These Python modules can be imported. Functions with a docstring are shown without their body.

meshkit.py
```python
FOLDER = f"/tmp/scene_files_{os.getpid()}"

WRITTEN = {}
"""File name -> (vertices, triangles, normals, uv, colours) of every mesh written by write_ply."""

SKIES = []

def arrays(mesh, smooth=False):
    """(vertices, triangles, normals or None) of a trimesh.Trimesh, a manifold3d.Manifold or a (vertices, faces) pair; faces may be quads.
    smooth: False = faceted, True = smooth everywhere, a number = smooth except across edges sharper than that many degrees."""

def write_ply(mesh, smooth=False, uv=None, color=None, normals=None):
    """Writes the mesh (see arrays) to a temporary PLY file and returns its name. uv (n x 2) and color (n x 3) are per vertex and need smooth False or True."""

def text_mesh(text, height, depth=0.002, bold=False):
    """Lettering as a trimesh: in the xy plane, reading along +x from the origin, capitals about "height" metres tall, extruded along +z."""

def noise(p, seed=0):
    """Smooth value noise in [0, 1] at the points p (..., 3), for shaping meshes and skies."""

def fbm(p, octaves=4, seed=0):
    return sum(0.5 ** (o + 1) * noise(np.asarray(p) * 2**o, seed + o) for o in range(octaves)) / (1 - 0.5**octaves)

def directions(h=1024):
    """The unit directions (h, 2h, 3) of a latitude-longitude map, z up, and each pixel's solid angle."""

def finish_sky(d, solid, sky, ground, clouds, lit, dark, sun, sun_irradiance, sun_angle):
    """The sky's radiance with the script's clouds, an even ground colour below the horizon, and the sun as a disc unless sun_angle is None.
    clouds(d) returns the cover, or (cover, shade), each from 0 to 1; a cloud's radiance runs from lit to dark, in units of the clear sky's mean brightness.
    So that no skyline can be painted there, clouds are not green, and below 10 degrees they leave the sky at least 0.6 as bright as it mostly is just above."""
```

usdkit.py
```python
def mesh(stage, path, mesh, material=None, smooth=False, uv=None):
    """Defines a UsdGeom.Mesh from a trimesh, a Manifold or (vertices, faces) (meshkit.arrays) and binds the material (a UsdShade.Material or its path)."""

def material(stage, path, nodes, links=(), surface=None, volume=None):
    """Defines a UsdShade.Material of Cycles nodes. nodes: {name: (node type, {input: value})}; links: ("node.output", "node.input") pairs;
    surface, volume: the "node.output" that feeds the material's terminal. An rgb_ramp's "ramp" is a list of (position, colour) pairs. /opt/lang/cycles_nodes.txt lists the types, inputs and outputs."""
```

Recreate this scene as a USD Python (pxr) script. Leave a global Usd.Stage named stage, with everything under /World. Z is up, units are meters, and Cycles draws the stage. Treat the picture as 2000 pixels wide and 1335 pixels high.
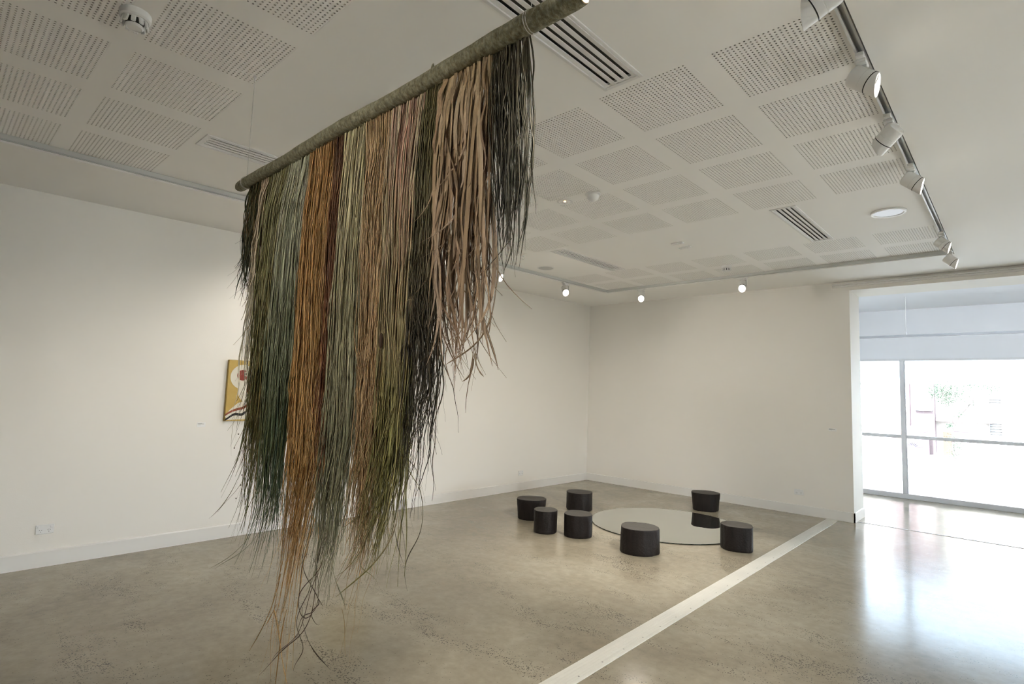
import math
import numpy as np
import trimesh
import shapely
from shapely.geometry import Polygon, box as sbox, Point
from shapely import affinity
import manifold3d as m3
import usdkit, meshkit
from pxr import Usd, UsdGeom, UsdLux, UsdShade, Gf, Sdf, Vt

stage = Usd.Stage.CreateInMemory()
UsdGeom.SetStageUpAxis(stage, "Z")
UsdGeom.SetStageMetersPerUnit(stage, 1.0)
world = UsdGeom.Xform.Define(stage, "/World")
stage.SetDefaultPrim(world.GetPrim())
PI = math.pi

# ------------------------------------------------------------------ camera
CAM = np.array([5.7036, -8.24736, 1.50686])
YAW, PITCH, ROLL, FPX = -0.74616, 0.09131, 0.03496, 1066.84
EXPOSURE = 0.25
fw = np.array([math.sin(YAW) * math.cos(PITCH), math.cos(YAW) * math.cos(PITCH), math.sin(PITCH)])
r0 = np.array([math.cos(YAW), -math.sin(YAW), 0.0])
u0 = np.cross(r0, fw)
rt = math.cos(ROLL) * r0 + math.sin(ROLL) * u0
up = -math.sin(ROLL) * r0 + math.cos(ROLL) * u0
cam = UsdGeom.Camera.Define(stage, "/World/camera")
cam.CreateProjectionAttr("perspective")
cam.CreateHorizontalApertureAttr(36.0)
cam.CreateVerticalApertureAttr(36.0 * 1335 / 2000)
cam.CreateFocalLengthAttr(36.0 * FPX / 2000)
cam.CreateClippingRangeAttr(Gf.Vec2f(0.05, 500))
cam.CreateExposureAttr(EXPOSURE)
cam.AddTransformOp().Set(Gf.Matrix4d(*rt, 0, *up, 0, *(-fw), 0, *CAM, 1))

# ------------------------------------------------------------------ daylight
SKY, SUN = 4.8, 11.0
dome = UsdLux.DomeLight.Define(stage, "/World/sky")
dome.CreateColorAttr(Gf.Vec3f(0.87, 0.94, 1.0))
dome.CreateIntensityAttr(SKY)
sun = UsdLux.DistantLight.Define(stage, "/World/sun")
sun.CreateColorAttr(Gf.Vec3f(1.0, 0.96, 0.9))
sun.CreateIntensityAttr(SUN)
sun.CreateAngleAttr(0.53)
sun.CreateNormalizeAttr(True)
sun.AddRotateXYZOp().Set(Gf.Vec3f(38, -12, 0))     # high sun behind the gallery, over the street

SPOT = 3200.0     # radiance of a track lamp
WASH = 30.0         # added fill lamp that brightens the front room walls
WARM = (1.0, 0.925, 0.82)


# ------------------------------------------------------------------ helpers
_used = {}


def numbered(parent, name):
    k = (parent, name)
    n = _used.get(k, 0)
    _used[k] = n + 1
    return name if n == 0 else f"{name}_{n:03d}"


def meta(prim, label=None, cat=None, group=None, kind=None):
    for k, v in (("label", label), ("category", cat), ("group", group), ("kind", kind)):
        if v:
            prim.SetCustomDataByKey(k, v)
    return prim


def path_of(parent):
    return "/World" if parent is None else (parent if isinstance(parent, str) else str(parent.GetPath()))


def obj(name, mesh, mat, parent=None, smooth=False, label=None, cat=None, group=None, kind=None, uv=None):
    pp = path_of(parent)
    p = f"{pp}/{numbered(pp, name)}"
    m = usdkit.mesh(stage, p, mesh, M[mat] if isinstance(mat, str) else mat, smooth=smooth, uv=uv)
    return meta(m.GetPrim(), label, cat, group, kind)


def thing(name, label, cat, loc=(0, 0, 0), rotz=0.0, group=None, kind=None, matrix=None):
    p = f"/World/{numbered('/World', name)}"
    x = UsdGeom.Xform.Define(stage, p)
    if matrix is not None:
        x.AddTransformOp().Set(matrix)
    else:
        x.AddTranslateOp().Set(Gf.Vec3d(*map(float, loc)))
        if rotz:
            x.AddRotateZOp().Set(float(rotz))
    return meta(x.GetPrim(), label, cat, group, kind)


cat_ = trimesh.util.concatenate


def bx(x0, x1, y0, y1, z0, z1):
    m = trimesh.creation.box([x1 - x0, y1 - y0, z1 - z0])
    m.apply_translation([(x0 + x1) / 2, (y0 + y1) / 2, (z0 + z1) / 2])
    return m


def bev(x0, x1, y0, y1, z0, z1, r=0.003):
    """box with chamfered edges"""
    r = min(r, 0.45 * min(x1 - x0, y1 - y0, z1 - z0))
    pts = []
    for sx, X in ((-1, x0), (1, x1)):
        for sy, Y in ((-1, y0), (1, y1)):
            for sz, Z in ((-1, z0), (1, z1)):
                pts += [(X - sx * r, Y - sy * r, Z), (X - sx * r, Y, Z - sz * r), (X, Y - sy * r, Z - sz * r)]
    return trimesh.convex.convex_hull(np.array(pts))


def extr(poly, z0, z1):
    polys = getattr(poly, "geoms", [poly])
    m = cat_([trimesh.creation.extrude_polygon(g, z1 - z0, engine="earcut") for g in polys])
    m.apply_translation([0, 0, z0])
    return m


def lathe(profile, n=40):
    """profile: (r, z) list -> surface of revolution about z"""
    pr = np.array(profile, float)
    a = np.linspace(0, 2 * PI, n, endpoint=False)
    V = np.stack([pr[:, 0][:, None] * np.cos(a), pr[:, 0][:, None] * np.sin(a), np.repeat(pr[:, 1][:, None], n, 1)], -1).reshape(-1, 3)
    F = []
    for i in range(len(pr) - 1):
        for j in range(n):
            k = (j + 1) % n
            F += [(i * n + j, i * n + k, (i + 1) * n + k), (i * n + j, (i + 1) * n + k, (i + 1) * n + j)]
    m = trimesh.Trimesh(V, F, process=False)
    m.merge_vertices()
    m.update_faces(m.nondegenerate_faces())
    return m


def tube(pts, rad, n=8, caps=True):
    pts = np.asarray(pts, float)
    rad = np.broadcast_to(np.asarray(rad, float), (len(pts),))
    t = np.gradient(pts, axis=0)
    t /= np.linalg.norm(t, axis=1, keepdims=True)
    ref = np.array([0, 0, 1.0]) if abs(t[:, 2]).mean() < 0.8 else np.array([1.0, 0, 0])
    a = np.cross(t, ref)
    a /= np.linalg.norm(a, axis=1, keepdims=True)
    b = np.cross(t, a)
    th = np.linspace(0, 2 * PI, n, endpoint=False)
    V = (pts[:, None] + rad[:, None, None] * (a[:, None] * np.cos(th)[None, :, None] + b[:, None] * np.sin(th)[None, :, None])).reshape(-1, 3)
    F = []
    for i in range(len(pts) - 1):
        for j in range(n):
            k = (j + 1) % n
            F += [(i * n + j, i * n + k, (i + 1) * n + k), (i * n + j, (i + 1) * n + k, (i + 1) * n + j)]
    if caps:
        for base, s in ((0, 1), ((len(pts) - 1) * n, -1)):
            for j in range(1, n - 1):
                F.append((base, base + j + 1, base + j)[::s])
    m = trimesh.Trimesh(V, F, process=False)
    m.fix_normals()
    return m


def rot_to(m, axis):
    """turn a mesh built along -z so that -z points along axis"""
    axis = np.asarray(axis, float) / np.linalg.norm(axis)
    m.apply_transform(trimesh.geometry.align_vectors([0, 0, -1], axis))
    return m


def moved(m, x=0, y=0, z=0):
    m = m.copy()
    m.apply_translation([x, y, z])
    return m


# the plaster ceiling falls very slightly towards the viewer, and the left wall is half a degree out of square
SL, Z0 = 0.01793, 3.05 + 0.01793 * 4
AL = 0.00459
REC = 0.045


def zc(y):
    return Z0 + SL * y


def onceil(m):
    m = m.copy()
    v = np.array(m.vertices)
    v[:, 2] += zc(v[:, 1])
    return trimesh.Trimesh(v, m.faces, process=False)


def onleft(m):
    m = m.copy()
    v = np.array(m.vertices)
    v[:, 0] += AL * v[:, 1]
    return trimesh.Trimesh(v, m.faces, process=False)


def spline(P, K):
    P = np.array(P, float)
    if len(P) == 2:
        return P[0] + (P[1] - P[0]) * np.linspace(0, 1, K)[:, None]
    from scipy.interpolate import CubicSpline
    s = np.r_[0, np.cumsum(np.linalg.norm(np.diff(P, axis=0), axis=1))]
    return CubicSpline(s, P)(np.linspace(0, s[-1], K))


# ------------------------------------------------------------------ materials
M = {}


def mat(name, color, rough=0.5, spec=0.5, metal=0.0, bump=None, var=None, **kw):
    """principled; var=(scale, other colour, low, high[, stretch]) mottles it, bump=(scale, distance)"""
    n = {"p": ("principled_bsdf", dict(base_color=color, roughness=rough, specular_ior_level=spec, metallic=metal, **kw))}
    l = []
    if var or bump:
        n["tc"] = ("texture_coordinate", {})
    if var:
        st = var[4] if len(var) > 4 else (1, 1, 1)
        n["mp"] = ("mapping", {"scale": st})
        n["nz"] = ("noise_texture", {"scale": var[0], "detail": 5.0, "roughness": 0.6})
        n["rp"] = ("rgb_ramp", {"ramp": [(var[2], color), (var[3], var[1])]})
        l += [("tc.object", "mp.vector"), ("mp.vector", "nz.vector"), ("nz.fac", "rp.fac"), ("rp.color", "p.base_color")]
    if bump:
        n["nb"] = ("noise_texture", {"scale": bump[0], "detail": 3.0})
        n["bp"] = ("bump", {"strength": 0.5, "distance": bump[1]})
        l += [("tc.object", "nb.vector"), ("nb.fac", "bp.height"), ("bp.normal", "p.normal")]
    M[name] = usdkit.material(stage, f"/World/Looks/{name}", n, l, surface="p.BSDF")
    return M[name]


mat("wall_paint", (0.87, 0.845, 0.795), 0.62, 0.3, bump=(160, 0.0006))
mat("cool_paint", (0.86, 0.88, 0.92), 0.62, 0.3)  # front room white, with the blue of daylight put into it
mat("ceiling_paint", (0.92, 0.91, 0.88), 0.7, 0.25)
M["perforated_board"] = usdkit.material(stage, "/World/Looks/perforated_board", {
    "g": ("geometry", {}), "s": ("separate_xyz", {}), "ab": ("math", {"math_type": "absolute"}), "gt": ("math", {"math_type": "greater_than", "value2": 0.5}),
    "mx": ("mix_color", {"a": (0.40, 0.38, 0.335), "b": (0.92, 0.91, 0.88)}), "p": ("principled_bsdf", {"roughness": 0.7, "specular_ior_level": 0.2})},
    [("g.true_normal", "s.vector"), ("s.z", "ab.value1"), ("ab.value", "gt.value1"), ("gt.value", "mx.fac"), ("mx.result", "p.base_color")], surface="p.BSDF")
mat("trim_paint", (0.82, 0.81, 0.785), 0.4, 0.45)
mat("white_metal", (0.80, 0.795, 0.78), 0.35, 0.5)
mat("track_metal", (0.60, 0.61, 0.59), 0.35, 0.5)
mat("white_plastic", (0.82, 0.82, 0.81), 0.35, 0.5)
mat("grey_plastic", (0.55, 0.55, 0.54), 0.4, 0.5)
mat("dark_gap", (0.02, 0.02, 0.02), 0.8, 0.2)
mat("black_ring", (0.015, 0.015, 0.015), 0.4, 0.4)
mat("acoustic_backing", (0.15, 0.15, 0.14), 0.9, 0.1)
mat("aluminium", (0.80, 0.81, 0.82), 0.22, 0.5, metal=1.0)
mat("frame_metal", (0.78, 0.79, 0.82), 0.4, 0.5)
mat("rail_grey", (0.42, 0.44, 0.48), 0.5, 0.3)
mat("steel_wire", (0.62, 0.62, 0.60), 0.35, 0.5, metal=0.6)
mat("twine", (0.50, 0.45, 0.34), 0.8, 0.2)
mat("strip_paint", (0.70, 0.685, 0.63), 0.5, 0.3, var=(3.0, (0.63, 0.615, 0.565), 0.35, 0.7, (1, 1, 1)))
mat("screw_metal", (0.35, 0.34, 0.32), 0.4, 0.5, metal=0.7)
mat("char_side", (0.013, 0.0095, 0.0088), 0.52, 0.28, var=(30, (0.006, 0.0045, 0.0045), 0.4, 0.7, (1, 1, 0.15)), bump=(55, 0.007))
mat("glow_white", (0.85, 0.85, 0.85), 0.4)
mat("label_white", (0.86, 0.86, 0.85), 0.5)
mat("label_ink", (0.12, 0.12, 0.12), 0.6)


def emit(name, color, s):
    M[name] = usdkit.material(stage, f"/World/Looks/{name}", {"e": ("emission", {"color": color, "strength": float(s)})}, [], surface="e.emission")


emit("lamp_lens", (1.0, 0.93, 0.80), 14.0)
emit("downlight_lens", (0.93, 0.97, 1.0), 0.62)
emit("downlight_glow", (1.0, 0.62, 0.32), 2.5)

# charred end grain, with growth rings
M["char_top"] = usdkit.material(stage, "/World/Looks/char_top", {
    "tc": ("texture_coordinate", {}),
    "mp": ("mapping", {"scale": (1, 1, 0)}),
    "w": ("wave_texture", {"wave_type": "rings", "rings_direction": "z", "scale": 22.0, "distortion": 3.0, "detail": 3.0, "detail_scale": 1.5}),
    "nz": ("noise_texture", {"scale": 9.0, "detail": 6.0}),
    "mx": ("mix_color", {"a": (0.034, 0.030, 0.024), "b": (0.052, 0.046, 0.038)}),
    "bp": ("bump", {"strength": 0.35, "distance": 0.002}),
    "p": ("principled_bsdf", {"roughness": 0.55, "specular_ior_level": 0.4})},
    [("tc.object", "mp.vector"), ("mp.vector", "w.vector"), ("tc.object", "nz.vector"), ("nz.fac", "mx.fac"), ("mx.result", "p.base_color"),
     ("w.fac", "bp.height"), ("bp.normal", "p.normal")], surface="p.BSDF")

# mirror glass
M["mirror_glass"] = usdkit.material(stage, "/World/Looks/mirror_glass", {
    "p": ("principled_bsdf", {"base_color": (0.80, 0.815, 0.765), "metallic": 1.0, "roughness": 0.0})}, [], surface="p.BSDF")
mat("mirror_edge", (0.03, 0.045, 0.035), 0.15, 0.6)

# ground and polished concrete: warm grey cement, cloudy, with drifts of dark exposed aggregate
M["concrete"] = usdkit.material(stage, "/World/Looks/concrete", {
    "g": ("geometry", {}),
    "cloud": ("noise_texture", {"scale": 0.9, "detail": 7.0, "roughness": 0.62, "distortion": 0.4}),
    "cr": ("rgb_ramp", {"ramp": [(0.28, (0.280, 0.242, 0.182)), (0.5, (0.345, 0.306, 0.234)), (0.72, (0.410, 0.374, 0.295))]}),
    "mott": ("noise_texture", {"scale": 14.0, "detail": 6.0, "roughness": 0.65}),
    "mr": ("map_range", {"from_min": 0.3, "from_max": 0.7, "to_min": 0.86, "to_max": 1.10}),
    "mm": ("vector_math", {"math_type": "scale"}),
    # where the aggregate shows
    "mp": ("mapping", {"scale": (0.8, 2.3, 1.0), "rotation": (0, 0, 0.12)}),
    "pn": ("noise_texture", {"scale": 1.25, "detail": 6.0, "roughness": 0.70}),
    "pr": ("map_range", {"from_min": 0.485, "from_max": 0.63, "to_min": 0.03, "to_max": 1.0, "clamp": True}),
    "vo": ("voronoi_texture", {"scale": 92.0, "randomness": 1.0}),
    "sz": ("map_range", {"from_min": 0.0, "from_max": 1.0, "to_min": 0.20, "to_max": 0.52}),
    "vn": ("white_noise_texture", {"dimensions": "3D"}),
    "pick": ("math", {"math_type": "less_than"}),
    "pm": ("math", {"math_type": "multiply", "value2": 1.0}),
    "lt": ("math", {"math_type": "less_than"}),
    "mk": ("math", {"math_type": "multiply"}),
    "mk2": ("math", {"math_type": "multiply", "value2": 0.82}),
    "mx": ("mix_color", {"b": (0.075, 0.066, 0.054)}),
    "rr": ("map_range", {"from_min": 0.3, "from_max": 0.7, "to_min": 0.13, "to_max": 0.21}),
    "bp": ("bump", {"strength": 0.12, "distance": 0.003}),
    "p": ("principled_bsdf", {"specular_ior_level": 0.28, "ior": 1.5})},
    [("g.position", "cloud.vector"), ("cloud.fac", "cr.fac"), ("g.position", "mott.vector"), ("mott.fac", "mr.value"),
     ("cr.color", "mm.vector1"), ("mr.result", "mm.scale"),
     ("g.position", "mp.vector"), ("mp.vector", "pn.vector"), ("pn.fac", "pr.value"), ("g.position", "vo.vector"),
     ("vo.color", "vn.vector"), ("pr.result", "pm.value1"), ("vn.value", "pick.value1"), ("pm.value", "pick.value2"),
     ("vn.value", "sz.value"), ("vo.distance", "lt.value1"), ("sz.result", "lt.value2"),
     ("lt.value", "mk.value1"), ("pick.value", "mk.value2"), ("mk.value", "mk2.value1"), ("mk2.value", "mx.fac"),
     ("mm.vector", "mx.a"), ("mx.result", "p.base_color"), ("cloud.fac", "rr.value"), ("rr.result", "p.roughness"),
     ("cloud.fac", "bp.height"), ("bp.normal", "p.normal")], surface="p.BSDF")

# window pane: lets the light straight through, mirrors at a glance
M["pane_glass"] = usdkit.material(stage, "/World/Looks/pane_glass", {
    "f": ("fresnel", {"IOR": 1.45}), "t": ("transparent_bsdf", {"color": (0.95, 0.97, 0.98)}),
    "gl": ("glossy_bsdf", {"color": (1, 1, 1), "roughness": 0.0}), "mx": ("mix_closure", {})},
    [("f.fac", "mx.fac"), ("t.BSDF", "mx.closure1"), ("gl.BSDF", "mx.closure2")], surface="mx.closure")

# bark of the hanging branch
M["bark"] = usdkit.material(stage, "/World/Looks/bark", {
    "tc": ("texture_coordinate", {}),
    "mp": ("mapping", {"scale": (2.0, 1, 1)}),
    "n1": ("noise_texture", {"scale": 60.0, "detail": 8.0, "roughness": 0.8}),
    "r1": ("rgb_ramp", {"ramp": [(0.28, (0.085, 0.068, 0.042)), (0.40, (0.135, 0.118, 0.068)), (0.50, (0.185, 0.175, 0.115)), (0.60, (0.235, 0.235, 0.175)), (0.76, (0.36, 0.365, 0.30))]}),
    "n2": ("noise_texture", {"scale": 70.0, "detail": 4.0}),
    "r2": ("map_range", {"from_min": 0.3, "from_max": 0.7, "to_min": 0.6, "to_max": 1.3}),
    "ml": ("vector_math", {"math_type": "scale"}),
    "bp": ("bump", {"strength": 0.7, "distance": 0.004}),
    "p": ("principled_bsdf", {"roughness": 0.8, "specular_ior_level": 0.2})},
    [("tc.object", "mp.vector"), ("mp.vector", "n1.vector"), ("n1.fac", "r1.fac"), ("tc.object", "n2.vector"), ("n2.fac", "r2.value"),
     ("r1.color", "ml.vector1"), ("r2.result", "ml.scale"), ("ml.vector", "p.base_color"), ("n1.fac", "bp.height"), ("bp.normal", "p.normal")], surface="p.BSDF")
mat("cut_wood", (0.42, 0.30, 0.17), 0.7, 0.2)


def fibre(name, top, low, spread=0.35, tip=None, rough=0.5, trans=0.25):
    """plant fibre: top/low are lists of colours a strand may have at its root and near its tip (from st.y), running along st.x"""
    def ramp(cs):
        k = len(cs)
        return [((i + 0.5) / k, c) for i, c in enumerate(cs)]
    n = {"a": ("attribute", {"attribute": "st"}), "s": ("separate_xyz", {}),
         "r1": ("rgb_ramp", {"ramp": ramp(top)}), "r2": ("rgb_ramp", {"ramp": ramp(low)}),
         "g": ("map_range", {"from_min": 0.08, "from_max": 0.75, "to_min": 0.0, "to_max": 1.0, "clamp": True}),
         "mx": ("mix_color", {}),
         "wn": ("white_noise_texture", {"dimensions": "1D"}),
         "vr": ("map_range", {"from_min": 0.0, "from_max": 1.0, "to_min": 1 - spread, "to_max": 1 + spread}),
         "ml": ("vector_math", {"math_type": "scale"}),
         "tc": ("texture_coordinate", {}), "mp": ("mapping", {"scale": (420, 420, 7)}), "sn": ("noise_texture", {"scale": 1.0, "detail": 3.0}),
         "sr": ("map_range", {"from_min": 0.3, "from_max": 0.7, "to_min": 0.68, "to_max": 1.30}), "m2": ("vector_math", {"math_type": "scale"}),
         "p": ("principled_bsdf", {"roughness": rough, "specular_ior_level": 0.35}),
         "tr": ("translucent_bsdf", {}), "mc": ("mix_closure", {"fac": trans})}
    l = [("a.vector", "s.vector"), ("s.x", "g.value"), ("s.y", "r1.fac"), ("s.y", "r2.fac"), ("g.result", "mx.fac"), ("r1.color", "mx.a"), ("r2.color", "mx.b"),
         ("s.y", "wn.w"), ("wn.value", "vr.value"), ("vr.result", "m2.scale"), ("mx.result", "m2.vector1"), ("tc.object", "mp.vector"), ("mp.vector", "sn.vector"), ("sn.fac", "sr.value"), ("m2.vector", "ml.vector1"), ("sr.result", "ml.scale"), ("ml.vector", "p.base_color"), ("ml.vector", "tr.color"),
         ("p.BSDF", "mc.closure1"), ("tr.BSDF", "mc.closure2")]
    M[name] = usdkit.material(stage, f"/World/Looks/{name}", n, l, surface="mc.closure")


# ------------------------------------------------------------------ the room
RX, RY, LX = 9.2, -13.0, -0.0     # right wall, rear wall
OP0, OP1, OPZ, JD = 4.125, 8.4, 3.003, 0.59   # opening in the back wall
WY = 2.85                          # window wall
R2X0, R2X1 = 2.2, 9.2

obj("floor", bx(-0.3, RX + 0.3, RY - 0.3, WY + 0.12, -0.15, 0.0), "concrete", kind="structure")
# walls
wl = bx(-0.25, 0.0, RY, 0.0, 0.0, 3.3)
obj("wall_left", onleft(wl), "wall_paint", kind="structure")
wb = Polygon([(-0.3, 0), (RX, 0), (RX, 3.4), (-0.3, 3.4)]).difference(sbox(OP0, -1, OP1, OPZ))
wbm = extr(wb, 0, JD)
v = np.array(wbm.vertices)
wbm = trimesh.Trimesh(np.stack([v[:, 0], v[:, 2], v[:, 1]], 1), wbm.faces[:, ::-1], process=False)
obj("wall_back", wbm, "wall_paint", kind="structure")
W3 = (-6.8, -3.2, 0.10, 0.95)   # unseen low window in the right wall, placed to light the ceiling
W2 = (8.0, 9.0, 0.9, 2.4)     # unseen window in the rear wall, placed to light the hanging from the front
obj("wall_right", cat_([bx(RX, RX + 0.25, W3[1], WY, 0, 3.4), bx(RX, RX + 0.25, RY, W3[0], 0, 3.4), bx(RX, RX + 0.25, W3[0], W3[1], W3[3], 3.4), bx(RX, RX + 0.25, W3[0], W3[1], 0, W3[2])]), "wall_paint", kind="structure")
obj("wall_rear", cat_([bx(-0.3, W2[0], RY - 0.25, RY, 0, 3.3), bx(W2[1], RX + 0.25, RY - 0.25, RY, 0, 3.3), bx(W2[0], W2[1], RY - 0.25, RY, W2[3], 3.3), bx(W2[0], W2[1], RY - 0.25, RY, 0, W2[2])]), "wall_paint", kind="structure")

# ceiling: lower border all round, a raised field of perforated board inside the light tracks
XL, YB, XR, YF = 1.008, -1.028, 5.282, -10.6
PCOLS = [4.747 - 0.602 * k for k in range(7)]
LCOLS = [1.030 + 0.6145 * k for k in range(7)]
PX, PY, NH = 0.02, 0.0206, 24
mg = 0.010
panels = []
for ys in (-5.943, -5.327, -4.710, -4.085, -2.187, -1.540):
    panels += [(x, ys) for x in PCOLS]
for ys in (-7.690, -8.270, -8.880, -9.490):
    panels += [(x, ys) for x in LCOLS]
field = sbox(XL, YF, XR, YB)
outer = sbox(-0.3, RY, RX, 0.02)
cells = shapely.union_all([sbox(x - mg, y - mg, x - mg + NH * PX, y - mg + NH * PY) for x, y in panels])
low = onceil(extr(outer.difference(field), 0.0, 0.16))
DIFF = [((4.236, -7.30), 0.162, 1.27, "d1"), ((1.868, -7.125), 0.165, 1.22, "d2"), ((4.258, -3.492), 0.15, 1.21, "d3"), ((1.905, -3.485), 0.15, 1.21, "d4")]
holes = shapely.union_all([sbox(x - 0.015, y, x + w + 0.002, y + l) for (x, y), w, l, _ in DIFF])
high = onceil(extr(field.buffer(0.03, join_style=2).difference(cells).difference(holes), REC, REC + 0.013))
slab = onceil(extr(sbox(-0.3, RY, RX, 0.02), 0.20, 0.25))
ceil_x = thing("ceiling", None, None, kind="structure")
obj("lower_border", low, "ceiling_paint", ceil_x)
obj("raised_field", high, "ceiling_paint", ceil_x)
obj("acoustic_backing", onceil(extr(field, 0.075, 0.08)), "acoustic_backing", ceil_x)
obj("ceiling_slab", slab, "ceiling_paint", ceil_x)


def perforated():
    """one square of board: a grid of cells, each with a hexagonal hole that has walls"""
    r, t, nh = 0.0043, 0.013, 6
    ang = np.arange(nh) * 2 * PI / nh + PI / 6
    hx, hy = r * np.cos(ang), r * np.sin(ang)
    sq = np.array([(-PX / 2, -PY / 2), (PX / 2, -PY / 2), (PX / 2, PY / 2), (-PX / 2, PY / 2)])
    base = np.concatenate([np.c_[sq, np.zeros(4)], np.c_[hx, hy, np.zeros(nh)], np.c_[hx, hy, np.full(nh, t)]])
    F = [tuple(x) for x in trimesh.creation.triangulate_polygon(Polygon(sq, [np.c_[hx, hy]]), engine="earcut")[1]]
    vv = trimesh.creation.triangulate_polygon(Polygon(sq, [np.c_[hx, hy]]), engine="earcut")[0]
    idx = [int(np.argmin(((base[:10, :2] - p) ** 2).sum(1))) for p in vv]
    F = [(idx[a], idx[c], idx[b]) for a, b, c in F]
    for j in range(nh):
        k = (j + 1) % nh
        F += [(4 + j, 4 + k, 10 + k), (4 + j, 10 + k, 10 + j)]
    F = np.array(F)
    V, G = [], []
    for i in range(NH):
        for j in range(NH):
            G.append(F + len(V) * len(base))
            V.append(base + (i * PX, j * PY, 0))
    m = trimesh.Trimesh(np.concatenate(V), np.concatenate(G), process=False)
    n = m.face_normals
    flat = abs(n[:, 2]) > 0.5
    f = np.array(m.faces)
    bad = flat & (n[:, 2] > 0)
    f[bad] = f[bad][:, ::-1]
    return trimesh.Trimesh(m.vertices, f, process=False)


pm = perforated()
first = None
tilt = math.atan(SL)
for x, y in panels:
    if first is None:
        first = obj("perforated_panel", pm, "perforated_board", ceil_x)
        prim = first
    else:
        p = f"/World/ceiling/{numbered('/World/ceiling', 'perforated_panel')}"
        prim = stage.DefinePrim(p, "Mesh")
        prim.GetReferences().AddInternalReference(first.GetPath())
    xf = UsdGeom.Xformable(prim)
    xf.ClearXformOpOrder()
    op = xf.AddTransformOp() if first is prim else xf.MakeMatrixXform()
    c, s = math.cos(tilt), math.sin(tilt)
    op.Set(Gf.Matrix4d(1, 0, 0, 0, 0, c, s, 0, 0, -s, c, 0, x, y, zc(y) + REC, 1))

# skirting boards with a small bevel
def skirting(L, t=0.015, h=0.125):
    prof = Polygon([(0, 0), (t, 0), (t, h - 0.008), (t - 0.008, h), (0, h)])
    m = trimesh.creation.extrude_polygon(prof, L, engine="earcut")
    return m     # profile in xy, along z


def place_skirt(a, b, inward):
    a, b = np.array(a, float), np.array(b, float)
    d = b - a
    L = np.linalg.norm(d)
    d /= L
    m = skirting(L)
    v = np.array(m.vertices)
    n = np.array(inward, float)
    P = a[None] + v[:, 2:3] * d[None] + v[:, 0:1] * n[None]
    mm = trimesh.Trimesh(np.c_[P, v[:, 1]], m.faces, process=False)
    mm.fix_normals()
    return mm


obj("baseboard_left", place_skirt((AL * RY, RY), (0, 0), (1, 0)), "trim_paint", kind="structure")
obj("baseboard_back", cat_([place_skirt((0.0, 0), (OP0 + 0.015, 0), (0, -1)), place_skirt((OP0, -0.015), (OP0, JD), (1, 0))]), "trim_paint", kind="structure")
obj("baseboard_right", place_skirt((RX, RY), (RX, 0), (-1, 0)), "trim_paint", kind="structure")
# rail under the ceiling over the opening
obj("trim_1", cat_([bev(3.93, RX, -0.045, 0.0, 3.075, 3.092, 0.003), bev(3.93, RX, -0.022, 0.0, 3.050, 3.075, 0.003)]), "trim_paint", kind="structure")
# thin joint strip across the opening
obj("trim_2", bev(OP0 + 0.02, OP1, 0.10, 0.118, 0.0, 0.003, 0.001), "frame_metal", kind="structure")

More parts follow.
